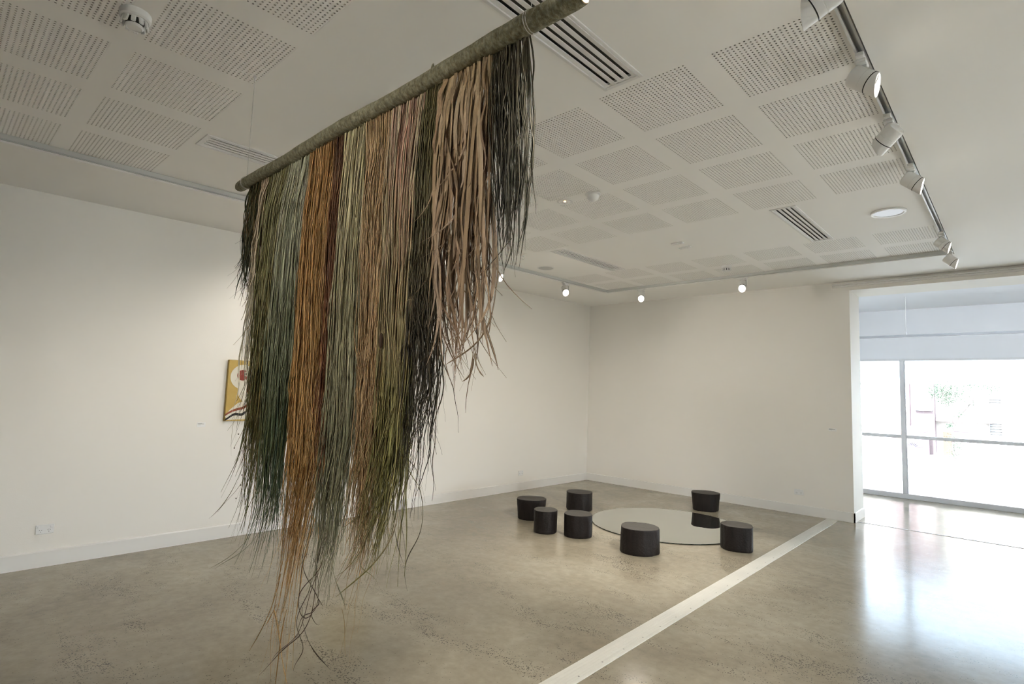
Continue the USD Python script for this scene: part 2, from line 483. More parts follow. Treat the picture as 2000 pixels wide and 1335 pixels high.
# pale grooved strip let into the floor
S0, S1 = 3.821, 3.955
st = thing("trim_3", None, None, kind="structure")
prof, edges = [], [0, 0.030, 0.052, 0.074, 0.094, 0.112, 0.134]
w = S1 - S0
pl = [(0, 0), (0, 0.003), (0.002, 0.005)]
for e in edges[1:-1]:
    pl += [(e - 0.0014, 0.005), (e - 0.0006, 0.0042), (e + 0.0006, 0.0042), (e + 0.0014, 0.005)]
pl += [(w - 0.002, 0.005), (w, 0.003), (w, 0)]
pf = trimesh.creation.extrude_polygon(Polygon(pl), 12.9, engine="earcut")
v = np.array(pf.vertices)
pf = trimesh.Trimesh(np.stack([S0 + v[:, 0], -0.018 - v[:, 2], v[:, 1]], 1), pf.faces[:, ::-1], process=False)
pf.fix_normals()
obj("grooved_strip", pf, "strip_paint", st)
for k in range(32):
    y = -5.704 + 0.2285 * (k - 7)
    if y < -0.1:
        obj("screw", moved(lathe([(0, 0.0062), (0.004, 0.0062), (0.0055, 0.0050), (0.0055, 0.004)], 10), 3.924, y), "screw_metal", st)

# ------------------------------------------------------------------ front room with the window
obj("wall_front", bx(R2X0 - 0.2, R2X1, WY, WY + 0.12, 2.285, 3.3), "cool_paint", kind="structure")
obj("wall_side", bx(R2X0 - 0.2, R2X0, JD, WY + 0.12, 0, 3.3), "cool_paint", kind="structure")
obj("ceiling_front_room", bx(R2X0 - 0.2, R2X1 + 0.3, JD - 0.02, WY + 0.12, 3.11, 3.3), "cool_paint", kind="structure")
win = thing("window_1", None, None, kind="structure")
MULL = [R2X0 + 0.03, 4.311, 6.42, 8.53]
obj("sill_rail", bev(R2X0, R2X1, WY, WY + 0.06, 0.0, 0.078), "frame_metal", win)
obj("head_rail", bev(R2X0, R2X1, WY - 0.012, WY + 0.06, 2.252, 2.285), "frame_metal", win)
obj("mid_rail", bev(R2X0, R2X1, WY + 0.006, WY + 0.054, 0.975, 1.025), "frame_metal", win)
for x in MULL:
    obj("mullion", cat_([bev(x - 0.031, x + 0.031, WY, WY + 0.06, 0.078, 2.252), bev(x + 0.036, x + 0.044, WY - 0.004, WY + 0.06, 0.078, 2.252)]), "frame_metal", win)
for x0, x1 in zip(MULL[:-1], MULL[1:]):
    for z0, z1 in ((0.078, 0.975), (1.025, 2.252)):
        obj("pane", bx(x0 + 0.031, x1 - 0.031, WY + 0.028, WY + 0.034, z0, z1), "pane_glass", win)
win2 = thing("unseen_window_2", None, None, kind="structure")
wxs = np.linspace(W2[0], W2[1], 4)
for z in (W2[2], W2[3] - 0.05):
    obj("rail", bev(W2[0], W2[1], RY - 0.16, RY - 0.10, z, z + 0.05), "frame_metal", win2)
for x in wxs:
    obj("mullion", bev(x - 0.03, x + 0.03, RY - 0.16, RY - 0.10, W2[2] + 0.05, W2[3] - 0.05), "frame_metal", win2)
for x0, x1 in zip(wxs[:-1], wxs[1:]):
    obj("pane", bx(x0 + 0.03, x1 - 0.03, RY - 0.133, RY - 0.127, W2[2] + 0.05, W2[3] - 0.05), "pane_glass", win2)
obj("added_canopy", bx(W2[0] - 1, W2[1] + 1, RY - 3.2, RY - 0.25, 2.95, 3.1), "wall_paint", win2)  # added out of view to keep direct sun off the rear window
win3 = thing("unseen_window_3", None, None, kind="structure")
wys = np.linspace(W3[0], W3[1], 4)
for z in (W3[2], W3[3] - 0.05):
    obj("rail", bev(RX + 0.10, RX + 0.16, W3[0], W3[1], z, z + 0.05), "frame_metal", win3)
for y in wys:
    obj("mullion", bev(RX + 0.10, RX + 0.16, y - 0.03, y + 0.03, W3[2] + 0.05, W3[3] - 0.05), "frame_metal", win3)
for y0, y1 in zip(wys[:-1], wys[1:]):
    obj("pane", bx(RX + 0.127, RX + 0.133, y0 + 0.03, y1 - 0.03, W3[2] + 0.05, W3[3] - 0.05), "pane_glass", win3)
obj("unseen_eave", bx(RX + 0.25, RX + 1.8, W3[0] - 1, W3[1] + 1, 2.6, 2.7), "wall_paint", win3)  # out of view, screens the high sky from the low window
ww = thing("linear_light", "added linear fill lamp, out of view behind the head of the wide opening", "lamp")  # added and unseen, brightens the front room walls
obj("housing", bev(OP0 + 0.1, OP1, JD + 0.002, JD + 0.035, 3.03, 3.095, 0.004), "white_metal", ww)
obj("lens", bx(OP0 + 0.15, OP1 - 0.05, JD + 0.035, JD + 0.039, 3.04, 3.085), "label_white", ww)
wl_ = UsdLux.RectLight.Define(stage, "/World/linear_light/lamp_light")
wl_.CreateWidthAttr(OP1 - OP0 - 0.2)
wl_.CreateHeightAttr(0.045)
wl_.CreateColorAttr(Gf.Vec3f(0.86, 0.93, 1.0))
wl_.CreateIntensityAttr(WASH)
wl_.AddTransformOp().Set(Gf.Matrix4d(1, 0, 0, 0, 0, 0, 1, 0, 0, -1, 0, 0, (OP0 + OP1) / 2 + 0.05, JD + 0.041, 3.0625, 1))
t2 = thing("suspended_rail", "slim grey rail hung on a wire across the front room above the window", "rail")
obj("rail", bev(R2X0, R2X1, 1.48, 1.52, 2.508, 2.542), "rail_grey", t2)
for x in (4.549, 7.3):
    obj("hanging_wire", tube([(x, 1.5, 2.54), (x, 1.5, 3.11)], 0.003, 6), "steel_wire", t2)
    obj("wire_clamp", moved(lathe([(0, 0), (0.008, 0), (0.008, 0.03), (0.004, 0.045), (0, 0.045)], 12), x, 1.5, 2.54), "frame_metal", t2)


# ------------------------------------------------------------------ light tracks in the ceiling recess
def track(axis, a, b, c, label):
    """a channel along axis x or y, from a to b at cross position c, its mouth just inside the recess"""
    t = thing("light_track", label, "light track", group="light tracks round the ceiling")
    h, w, th = REC - 0.012, 0.036, 0.004
    U = Polygon([(-w / 2, h), (-w / 2, 0), (-w / 2 + 0.009, 0), (-w / 2 + 0.009, 0.006), (-w / 2 + th, 0.006), (-w / 2 + th, h - th), (w / 2 - th, h - th), (w / 2 - th, 0.006), (w / 2 - 0.009, 0.006), (w / 2 - 0.009, 0), (w / 2, 0), (w / 2, h)])
    m = trimesh.creation.extrude_polygon(U, b - a, engine="earcut")
    v = np.array(m.vertices)
    V = np.stack([c + v[:, 0], a + v[:, 2], v[:, 1]], 1) if axis == "y" else np.stack([a + v[:, 2], c + v[:, 0], v[:, 1]], 1)
    m = onceil(trimesh.Trimesh(V + (0, 0, 0.011), m.faces, process=False))
    m.fix_normals()
    obj("channel", m, "track_metal", t)
    q = bx(c - 0.008, c + 0.008, a + 0.01, b - 0.01, 0.036, 0.041) if axis == "y" else bx(a + 0.01, b - 0.01, c - 0.008, c + 0.008, 0.036, 0.041)
    obj("conductor", onceil(q), "grey_plastic", t)
    return t


TXL, TXR, TYB = XL + 0.022, XR - 0.026, YB - 0.022
track("y", -10.4, -1.07, TXL, "long light track along the left wall, from the frame edge to the far corner")
track("x", TXL, TXR, TYB, "light track along the far wall, carrying two glowing lamps")
track("y", -10.4, -1.07, TXR, "light track on the right of the ceiling, carrying six white spotlights")


def light_cone(parent, pos, aim, power, cone=38, soft=0.9, color=WARM, radius=0.035):
    pp = path_of(parent)
    l = UsdLux.SphereLight.Define(stage, f"{pp}/lamp_light")
    l.CreateRadiusAttr(radius)
    l.CreateColorAttr(Gf.Vec3f(*color))
    l.CreateIntensityAttr(power)
    l.CreateNormalizeAttr(False)
    sh = UsdLux.ShapingAPI.Apply(l.GetPrim())
    sh.CreateShapingConeAngleAttr(cone)
    sh.CreateShapingConeSoftnessAttr(soft)
    aim = np.asarray(aim, float) / np.linalg.norm(aim)
    z = -aim
    x = np.cross([0, 0, 1.0], z)
    x /= np.linalg.norm(x)
    y = np.cross(z, x)
    l.AddTransformOp().Set(Gf.Matrix4d(*x, 0, *y, 0, *z, 0, *pos, 1))
    return l


def spotlight(x, y, aim, label, axis="y", power=None, lit=True, drop=0.098, cone=30):
    """track head: adapter in the channel, flat bracket arm, drum body, black ring, slanted snoot with the lens deep inside"""
    z = zc(y)
    t = thing("track_spotlight", label, "spotlight", (x, y, z), group="spotlights on the ceiling tracks")
    aim = np.asarray(aim, float) / np.linalg.norm(aim)
    if axis == "y":
        obj("adapter", cat_([bev(-0.017, 0.017, -0.06, 0.06, -0.018, 0.001, 0.003), bev(-0.022, 0.022, -0.035, 0.035, -0.034, -0.018, 0.003)]), "white_metal", t)
    else:
        obj("adapter", cat_([bev(-0.06, 0.06, -0.017, 0.017, -0.018, 0.001, 0.003), bev(-0.035, 0.035, -0.022, 0.022, -0.034, -0.018, 0.003)]), "white_metal", t)
    side = np.cross([0, 0, 1.0], aim)
    side /= np.linalg.norm(side)
    R, L = 0.047, 0.105
    cpos = np.array([0, 0, -drop])
    if side[1] > 0:
        side = -side
    arm = bev(-0.004, 0.004, -0.019, 0.019, -drop - 0.01, -0.030, 0.002)
    top = bev(-R - 0.008, 0.004, -0.019, 0.019, -0.040, -0.030, 0.002)
    arm.apply_translation([-R - 0.006, 0, 0])
    br = cat_([arm, top])
    A = np.eye(4)
    A[:3, 0], A[:3, 1], A[:3, 2] = side, np.cross([0, 0, 1.0], side), [0, 0, 1]
    br.apply_transform(A)
    obj("bracket", br, "white_metal", t, smooth=20)

    def put(m):
        rot_to(m, aim)
        m.apply_translation(cpos)
        return m
    # built along -z: back at +0.045
    body = lathe([(0, 0.050), (R - 0.010, 0.050), (R - 0.003, 0.046), (R, 0.038), (R, -0.008), (R - 0.0012, -0.009), (R - 0.0012, -0.011), (R, -0.012), (R, -0.040), (R - 0.004, -0.040), (R - 0.004, -0.030), (0, -0.030)], 40)
    obj("housing", put(body), "white_metal", t, smooth=35)
    ring = lathe([(R - 0.005, -0.0385), (R + 0.0004, -0.0385), (R + 0.0004, -0.0425), (R - 0.005, -0.0425), (R - 0.005, -0.0385)], 40)
    obj("ring", put(ring), "black_ring", t, smooth=35)
    # slanted snoot, longer on its lower lip
    n = 40
    th = np.linspace(0, 2 * PI, n, endpoint=False)
    al = np.eye(3) if abs(aim[2] + 1) < 1e-6 else trimesh.geometry.align_vectors([0, 0, -1], aim)[:3, :3]
    dirs = (al @ np.stack([np.cos(th), np.sin(th), 0 * th])).T
    lower = -dirs[:, 2]
    lower = lower / max(1e-6, abs(lower).max())
    ln = 0.007 + 0.046 * (0.5 + 0.5 * lower)
    rings = []
    for rr, zz in ((R - 0.0005, np.full(n, -0.0425)), (R - 0.0005, -0.0425 - ln), (R - 0.0035, -0.0425 - ln), (R - 0.0035, np.full(n, -0.0425))):
        rings.append(np.stack([rr * np.cos(th), rr * np.sin(th), zz], 1))
    V = np.concatenate(rings)
    F = []
    for i in range(3):
        for j in range(n):
            k = (j + 1) % n
            F += [(i * n + j, (i + 1) * n + k, i * n + k), (i * n + j, (i + 1) * n + j, (i + 1) * n + k)]
    sn = trimesh.Trimesh(V, F, process=False)
    obj("snoot", put(sn), "white_metal", t, smooth=35)
    lens = lathe([(0, -0.0335), (R - 0.006, -0.0335), (R - 0.006, -0.031), (0, -0.031)], 32)
    obj("lens", put(lens), "lamp_lens" if lit else "black_ring", t)
    if lit:
        light_cone(t, cpos + aim * 0.092, aim, (power or SPOT), cone)
    return t


SP = []
# right-hand track, near to far
spotlight(TXR, -6.22, (-0.88, -0.10, -0.45), "white spotlight cut by the top frame edge, nearest of those on the right track", drop=0.10, cone=26, power=SPOT * 1.5)
spotlight(TXR, -5.56, (0.74, 0.0, -0.62), "white glowing spotlight, second from the top on the right track")
spotlight(TXR, -4.86, (-0.74, 0.37, -0.54), "white spotlight turned away to the left with a dark mouth, third on the right track", cone=36, power=SPOT * 2.5)
spotlight(TXR, -4.02, (0.72, 0.05, -0.65), "white spotlight on the right track above the round flat downlight, fourth from the top")
spotlight(TXR, -2.05, (0.70, 0.0, -0.68), "small white spotlight on the right track, upper one of the far pair")
spotlight(TXR, -1.22, (0.70, 0.0, -0.68), "small white spotlight at the far end of the right track, lowest of the far pair")
# left track
spotlight(TXL, -2.12, (0.50, -0.34, -0.80), "glowing spotlight on the left track, just left of the far room corner", power=SPOT * 0.42)
spotlight(TXL, -3.48, (0.55, 0.10, -0.80), "half-hidden spotlight on the left track behind the dark fringe end of the hanging", power=SPOT * 0.42)
spotlight(TXL, -5.6, (-0.75, -0.15, -1.0), "unseen spotlight on the left track behind the hanging, lighting the wall at the ochre painting", cone=52, power=SPOT * 0.2)  # unseen, placed to light the wall around the painting
spotlight(TXL, -4.75, (1.2, 4.4, -2.0), "unseen left-track spotlight behind the broad leaf strips, lighting the far wall, nearer the viewer", cone=36, power=SPOT * 0.45)  # this unseen lamp and the next are placed to light the far wall
spotlight(TXL, -4.30, (2.8, 4.2, -2.0), "unseen left-track spotlight behind the broad leaf strips, lighting the far wall, further from the viewer", cone=36, power=SPOT * 0.45)
# far track
spotlight(1.64, TYB, (0.30, -0.55, -0.78), "glowing spotlight on the far track, left one of the pair", axis="x", power=SPOT * 0.55)
spotlight(3.12, TYB, (0.12, -0.60, -0.78), "glowing spotlight on the far track, right one of the pair", axis="x", power=SPOT * 0.55)
# unseen, over the viewer, placed to light the floor, ceiling and hanging
spotlight(TXR, -7.4, (-0.35, 0.50, -0.80), "unseen spotlight on the right track just above the top frame edge, lighting the floor", power=SPOT * 1.4, cone=29)
spotlight(TXR, -8.6, (-0.12, 0.03, -0.99), "unseen spotlight on the right track behind the viewer, brightening the ceiling by floor bounce", power=SPOT * 7, cone=28)
spotlight(TXR, -9.9, (-1.45, 2.66, -1.10), "unseen spotlight at the near end of the right track, furthest behind the viewer, lighting the hanging", power=SPOT * 1.3, cone=24)


# ------------------------------------------------------------------ things on the ceiling


def diffuser(x, y, w, l, slots, label):
    """slot diffuser: flanged frame, thin bars between long black slots, dark box above"""
    z = zc(y + l / 2) + REC
    t = thing("slot_diffuser", label, "air vent", (x + w / 2, y + l / 2, z), group="slot vents in the ceiling")
    A = math.atan(SL)
    Rm = trimesh.transformations.rotation_matrix(A, [1, 0, 0])

    def put(m):
        m = m.copy()
        m.apply_transform(Rm)
        return m
    hw, hl, fl = w / 2 + 0.028, l / 2 + 0.036, 0.016
    fr = cat_([bev(-hw, -hw + fl, -hl, hl, -0.006, 0.004, 0.002), bev(hw - fl, hw, -hl, hl, -0.006, 0.004, 0.002),
               bev(-hw + fl, hw - fl, -hl, -hl + fl + 0.008, -0.006, 0.004, 0.002), bev(-hw + fl, hw - fl, hl - fl - 0.008, hl, -0.006, 0.004, 0.002)])
    obj("frame", put(fr), "white_metal", t)
    inner = cat_([bx(-hw + fl, -hw + fl + 0.004, -hl + fl, hl - fl, -0.010, 0.012), bx(hw - fl - 0.004, hw - fl, -hl + fl, hl - fl, -0.010, 0.012)])
    obj("lip", put(inner), "white_metal", t)
    W = 2 * (hw - fl) - 0.008
    sl = 0.017
    bar = (W - slots * sl) / (slots + 1)
    for k in range(slots + 1):
        a = -W / 2 + k * (bar + sl)
        obj("bar", put(bev(a, a + bar, -hl + fl, hl - fl, -0.003, 0.0025, 0.001)), "white_metal", t)
    obj("plenum", put(cat_([bx(-W / 2, W / 2, -hl + fl, hl - fl, 0.060, 0.062), bx(-hw + fl, -hw + fl + 0.003, -hl + fl, hl - fl, 0.0125, 0.062), bx(hw - fl - 0.003, hw - fl, -hl + fl, hl - fl, 0.0125, 0.062)])), "dark_gap", t)
    return t


DL = ["large four-slot ceiling vent with black slots, crossed by the end of the branch",
      "four-slot ceiling vent beside the left end of the branch",
      "four-slot ceiling vent on the right, near the round flat downlight",
      "distant four-slot ceiling vent above the glowing spotlights near the far left corner"]
for ((x, y), w, l, _), lab in zip(DIFF, DL):
    diffuser(x, y, w, l, 4, lab)


def ceil_thing(name, label, cat, x, y, group=None):
    return thing(name, label, cat, (x, y, zc(y) + REC), group=group)


def smoke(x, y, label):
    t = ceil_thing("smoke_detector", label, "smoke detector", x, y, "smoke detectors on the ceiling")
    obj("base", lathe([(0, 0), (0.056, 0), (0.058, -0.004), (0.056, -0.026), (0.050, -0.032), (0, -0.032)], 40), "white_plastic", t, smooth=35)
    for k in range(10):
        a = 2 * PI * k / 10
        m = bev(-0.0085, 0.0085, -0.0045, 0.0045, -0.062, -0.030, 0.002)
        m.apply_transform(trimesh.transformations.rotation_matrix(0.28, [1, 0, 0], [0, 0, -0.031]))
        m.apply_translation([0, 0.040, 0])
        m.apply_transform(trimesh.transformations.rotation_matrix(a, [0, 0, 1]))
        obj("rib", m, "white_plastic", t)
    obj("chamber", lathe([(0.036, -0.031), (0.029, -0.056), (0, -0.056)], 32), "black_ring", t, smooth=35)
    obj("cap", lathe([(0.0, -0.056), (0.033, -0.056), (0.034, -0.060), (0.028, -0.066), (0.026, -0.0645), (0, -0.0645)], 32), "white_plastic", t, smooth=35)
    return t


smoke(3.05, -7.765, "white round smoke detector at the upper left, between perforated panels")
smoke(3.15, -1.66, "distant small smoke detector near the far light track")
smoke(3.10, -6.64, "smoke detector peeping out from behind the middle of the branch")

t = ceil_thing("motion_sensor", "white domed motion sensor on the ceiling right of the hanging, beside a perforated panel", "motion sensor", 3.305, -4.775)
obj("base", lathe([(0, 0), (0.062, 0), (0.062, -0.006), (0.052, -0.012), (0, -0.012)], 36), "white_plastic", t, smooth=35)
obj("dome", lathe([(0.048, -0.012), (0.047, -0.026), (0.041, -0.042), (0.030, -0.053), (0.016, -0.060), (0, -0.062)], 36), "white_plastic", t, smooth=50)

t = ceil_thing("small_downlight", "small recessed downlight with a tiny orange glow, left of the motion sensor", "downlight", 3.03, -4.775)
obj("rim", lathe([(0.064, 0.0), (0.066, -0.003), (0.060, -0.006), (0.046, -0.005), (0.044, -0.0005)], 36), "white_metal", t, smooth=40)
obj("reflector", lathe([(0.046, -0.004), (0.030, -0.002), (0.012, -0.0015), (0, -0.0015)], 36), "aluminium", t, smooth=40)
obj("bulb", moved(lathe([(0, -0.0075), (0.007, -0.0065), (0.011, -0.004), (0.008, -0.0015), (0, -0.0015)], 16), 0, 0, 0), "downlight_glow", t, smooth=60)

t = ceil_thing("round_downlight", "large round flat downlight with a white rim near the right track", "downlight", 4.972, -2.88)
obj("rim", lathe([(0.126, 0.0), (0.127, -0.010), (0.121, -0.016), (0.108, -0.016), (0.103, -0.010), (0.102, 0.006)], 48), "white_plastic", t, smooth=40)
obj("diffuser_disc", lathe([(0, -0.008), (0.104, -0.008), (0.104, -0.002), (0, -0.002)], 48), "downlight_lens", t)

t = ceil_thing("ceiling_speaker", "flat grey round ceiling speaker near the left track and far corner", "speaker", 1.294, -2.885)
obj("rim", lathe([(0.108, 0.0), (0.110, -0.003), (0.104, -0.007), (0.096, -0.006), (0.094, 0.0)], 44), "white_plastic", t, smooth=40)
obj("grille", lathe([(0, -0.005), (0.06, -0.0045), (0.095, -0.003), (0.095, 0.0), (0, 0)], 44), "grey_plastic", t, smooth=40)

for k, (x, y, lab) in enumerate(((3.165, -3.02, "slim white twin-lens emergency light on the ceiling, further from the mirror"), (3.15, -2.81, "slim white twin-lens emergency light on the ceiling, nearer the far light track"))):
    t = ceil_thing("emergency_light", lab, "emergency light", x, y, "emergency lights on the ceiling")
    obj("body", bev(-0.066, 0.066, -0.022, 0.022, -0.016, 0.0, 0.005), "white_plastic", t)
    for s in (-0.04, 0.04):
        obj("lens", moved(lathe([(0, -0.022), (0.010, -0.021), (0.015, -0.0155), (0, -0.0155)], 20), s), "white_plastic", t, smooth=40)

t = ceil_thing("ceiling_hook", "small hook fixed to the ceiling just right of the dark fringe", "hook", 1.506, -3.565)
obj("plate", lathe([(0, 0), (0.022, 0), (0.022, -0.006), (0.016, -0.010), (0, -0.010)], 24), "white_plastic", t, smooth=35)
a = np.linspace(0, 1.5 * PI, 16)
obj("hook", tube(np.c_[0.018 * np.sin(a), 0 * a, -0.028 - 0.018 + 0.018 * np.cos(a) + 0.018], 0.0025, 6), "steel_wire", t, smooth=40)

# ------------------------------------------------------------------ sockets and wall labels


def socket(origin, facing, label):
    """Australian double power point: plate, two rockers, two sets of three slots. Built in local x (along wall), z up, -y outward"""
    t = thing("power_socket", label, "power socket", origin, facing, "power sockets on the walls")
    obj("plate", bev(-0.058, 0.058, -0.009, 0.0, -0.037, 0.037, 0.0035), "white_plastic", t)
    for s in (-1, 1):
        obj("rocker", bev(s * 0.040 - 0.008, s * 0.040 + 0.008, -0.0125, -0.008, 0.008, 0.026, 0.0015), "white_plastic", t)
        pins = []
        for dx, rz in ((-0.0065, 0.52), (0.0065, -0.52), (0.0, 0.0)):
            m = bx(-0.0011, 0.0011, -0.0096, -0.0085, -0.0042, 0.0042)
            m.apply_transform(trimesh.transformations.rotation_matrix(rz, [0, 1, 0]))
            m.apply_translation([s * 0.026 + dx, 0, -0.005 if dx else -0.019])
            pins.append(m)
        obj("pin_slots", cat_(pins), "dark_gap", t)
    return t


socket((AL * -7.447, -7.447, 0.292), 90, "white double power socket low on the left wall at the left frame edge")
socket((AL * -1.77, -1.77, 0.262), 90, "white double power socket on the left wall near the far corner")
socket((3.483, 0.0, 0.291), 0, "white double power socket low on the far wall behind the black stools")


def wall_label(origin, facing, w, h, label):
    t = thing("wall_label", label, "label", origin, facing, "wall labels")
    obj("card", bev(-w / 2, w / 2, -0.003, 0, -h / 2, h / 2, 0.001), "label_white", t)
    ln = [bx(-w * 0.42, -w * 0.42 + w * q, -0.0034, -0.0028, h * (0.30 - 0.16 * k) - 0.0011, h * (0.30 - 0.16 * k) + 0.0011) for k, q in enumerate((0.5, 0.72, 0.36))]
    obj("print", cat_(ln), "label_ink", t, kind="stuff")


wall_label((AL * -6.37, -6.37, 1.094), 90, 0.075, 0.045, "small white wall label left of the ochre painting")
wall_label((3.90, 0.0, 1.158), 0, 0.10, 0.04, "small white wall label at the right end of the far wall")

# ------------------------------------------------------------------ paintings on the left wall
mat("ochre", (0.50, 0.33, 0.085), 0.6, 0.3, var=(5, (0.56, 0.40, 0.13), 0.35, 0.7, (1, 1, 1)))
mat("ochre_edge", (0.42, 0.29, 0.08), 0.6, 0.3)
mat("cream_paint", (0.72, 0.68, 0.58), 0.6, 0.3)
mat("red_paint", (0.25, 0.045, 0.030), 0.6, 0.3)
mat("rust_paint", (0.30, 0.085, 0.045), 0.6, 0.3)
mat("black_paint", (0.018, 0.016, 0.017), 0.5, 0.3)
mat("pale_yellow", (0.58, 0.52, 0.30), 0.6, 0.3)


def smoothpoly(pts, it=3):
    p = np.array(pts, float)
    for _ in range(it):
        q = np.roll(p, -1, 0)
        p = np.stack([0.75 * p + 0.25 * q, 0.25 * p + 0.75 * q], 1).reshape(-1, 2)
    return Polygon(p).buffer(0)


def canvas(y0, y1, z0, z1, base, edge, shapes, label):
    w, h, d = y1 - y0, z1 - z0, 0.040
    t = thing("painting", label, "painting", (AL * (y0 + y1) / 2, (y0 + y1) / 2, (z0 + z1) / 2), 90)
    obj("canvas", bev(-w / 2, w / 2, -d, -0.004, -h / 2, h / 2, 0.004), edge, t)

    def flat(poly, a, b):
        m = extr(poly, 0, b - a)
        v = np.array(m.vertices)
        mm = trimesh.Trimesh(np.stack([v[:, 0], -a - v[:, 2], v[:, 1]], 1), m.faces, process=False)
        mm.fix_normals()
        return mm
    clip = sbox(-w / 2 + 0.003, -h / 2 + 0.003, w / 2 - 0.003, h / 2 - 0.003)
    obj("painted_ground", flat(clip, d, d + 0.0008), base, t)
    for k, (nm, poly, mt) in enumerate(shapes):
        g = poly.intersection(clip)
        if not g.is_empty:
            obj(nm, flat(g, d + 0.0008, d + 0.0016 + 0.0003 * k), mt, t)
    return t


cloud = shapely.union_all([Point(-0.395, 0.135).buffer(0.122), Point(-0.325, -0.015).buffer(0.108), Point(-0.24, 0.13).buffer(0.11), Point(-0.09, 0.02).buffer(0.12), Point(0.06, 0.12).buffer(0.13), Point(0.24, 0.03).buffer(0.13), Point(0.40, 0.12).buffer(0.11)]).buffer(0.025).buffer(-0.025)


def wave(pts, th):
    """a ribbon of height th following the points, thinning at its left end"""
    p = spline([(x, 0, z) for x, z in pts], 60)
    h = th * np.clip(np.linspace(0.35, 1.3, 60), 0, 1)
    return Polygon(np.r_[np.c_[p[:, 0], p[:, 2] + h / 2], np.c_[p[:, 0], p[:, 2] - h / 2][::-1]]).buffer(0)


rl = [(-0.56, -0.262), (-0.50, -0.215), (-0.43, -0.185), (-0.37, -0.168), (-0.30, -0.112), (-0.20, -0.085), (-0.06, -0.13), (0.10, -0.19), (0.28, -0.15), (0.42, -0.10), (0.56, -0.13)]
bl_ = [(-0.56, -0.295), (-0.50, -0.262), (-0.44, -0.232), (-0.39, -0.238), (-0.32, -0.182), (-0.22, -0.150), (-0.06, -0.195), (0.10, -0.255), (0.28, -0.215), (0.42, -0.165), (0.56, -0.195)]
hill = Polygon([(-0.54, -0.25), (-0.50, -0.19), (-0.43, -0.125), (-0.34, -0.09), (-0.27, -0.045), (-0.15, -0.04), (0.0, -0.09), (0.15, -0.13), (0.33, -0.09), (0.54, -0.05), (0.54, -0.285), (0.10, -0.295), (-0.2, -0.28), (-0.40, -0.285), (-0.52, -0.29)])
shapes = [("pale_cloud", cloud, "cream_paint"), ("pale_hill", hill.buffer(0.02).buffer(-0.02), "cream_paint"),
          ("red_disc", Point(-0.402, 0.152).buffer(0.053).difference(Point(-0.37, 0.165).buffer(0.022)), "red_paint"), ("red_disc", Point(-0.305, 0.012).buffer(0.052), "red_paint"),
          ("red_disc", Point(-0.265, 0.175).buffer(0.05), "red_paint"), ("red_disc", Point(0.05, 0.11).buffer(0.06), "red_paint"), ("red_disc", Point(0.26, 0.03).buffer(0.06), "red_paint"),
          ("disc_eye", Point(-0.370, 0.165).buffer(0.012), "black_paint"),
          ("rust_wave", wave(rl, 0.050), "rust_paint"), ("black_wave", wave(bl_, 0.052), "black_paint")]
canvas(-6.18, -5.10, 1.128, 1.728, "ochre", "ochre_edge", shapes, "ochre painting of a pale cloud with dark red discs over rust and black waves")
shapes2 = [("ochre_field", smoothpoly([(-0.2, -0.30), (0.1, -0.1), (0.25, 0.2), (0.05, 0.34), (-0.25, 0.2)]), "ochre"), ("rust_disc", Point(0.1, 0.05).buffer(0.08), "rust_paint")]
canvas(-5.02, -4.42, 0.955, 1.55, "pale_yellow", "pale_yellow", shapes2, "pale yellow painting almost hidden behind the hanging fibres")

# ------------------------------------------------------------------ mirror disc and charred log stools
t = thing("mirror_disc", "large round mirror lying flat on the floor among the black stools", "mirror", (2.572, -2.05, 0))
RM = 0.880
obj("glass", lathe([(0, 0.0130), (RM - 0.003, 0.0130), (RM, 0.0110)], 128), "mirror_glass", t)
obj("edge", lathe([(RM, 0.0110), (RM, 0.0060), (RM - 0.003, 0.0045), (0, 0.0045)], 128), "mirror_edge", t)
for k in range(6):
    a = k * PI / 3 + 0.2
    obj("foot", moved(lathe([(0, 0), (0.03, 0), (0.03, 0.0047), (0, 0.0047)], 16), 0.7 * math.cos(a), 0.7 * math.sin(a)), "black_ring", t)


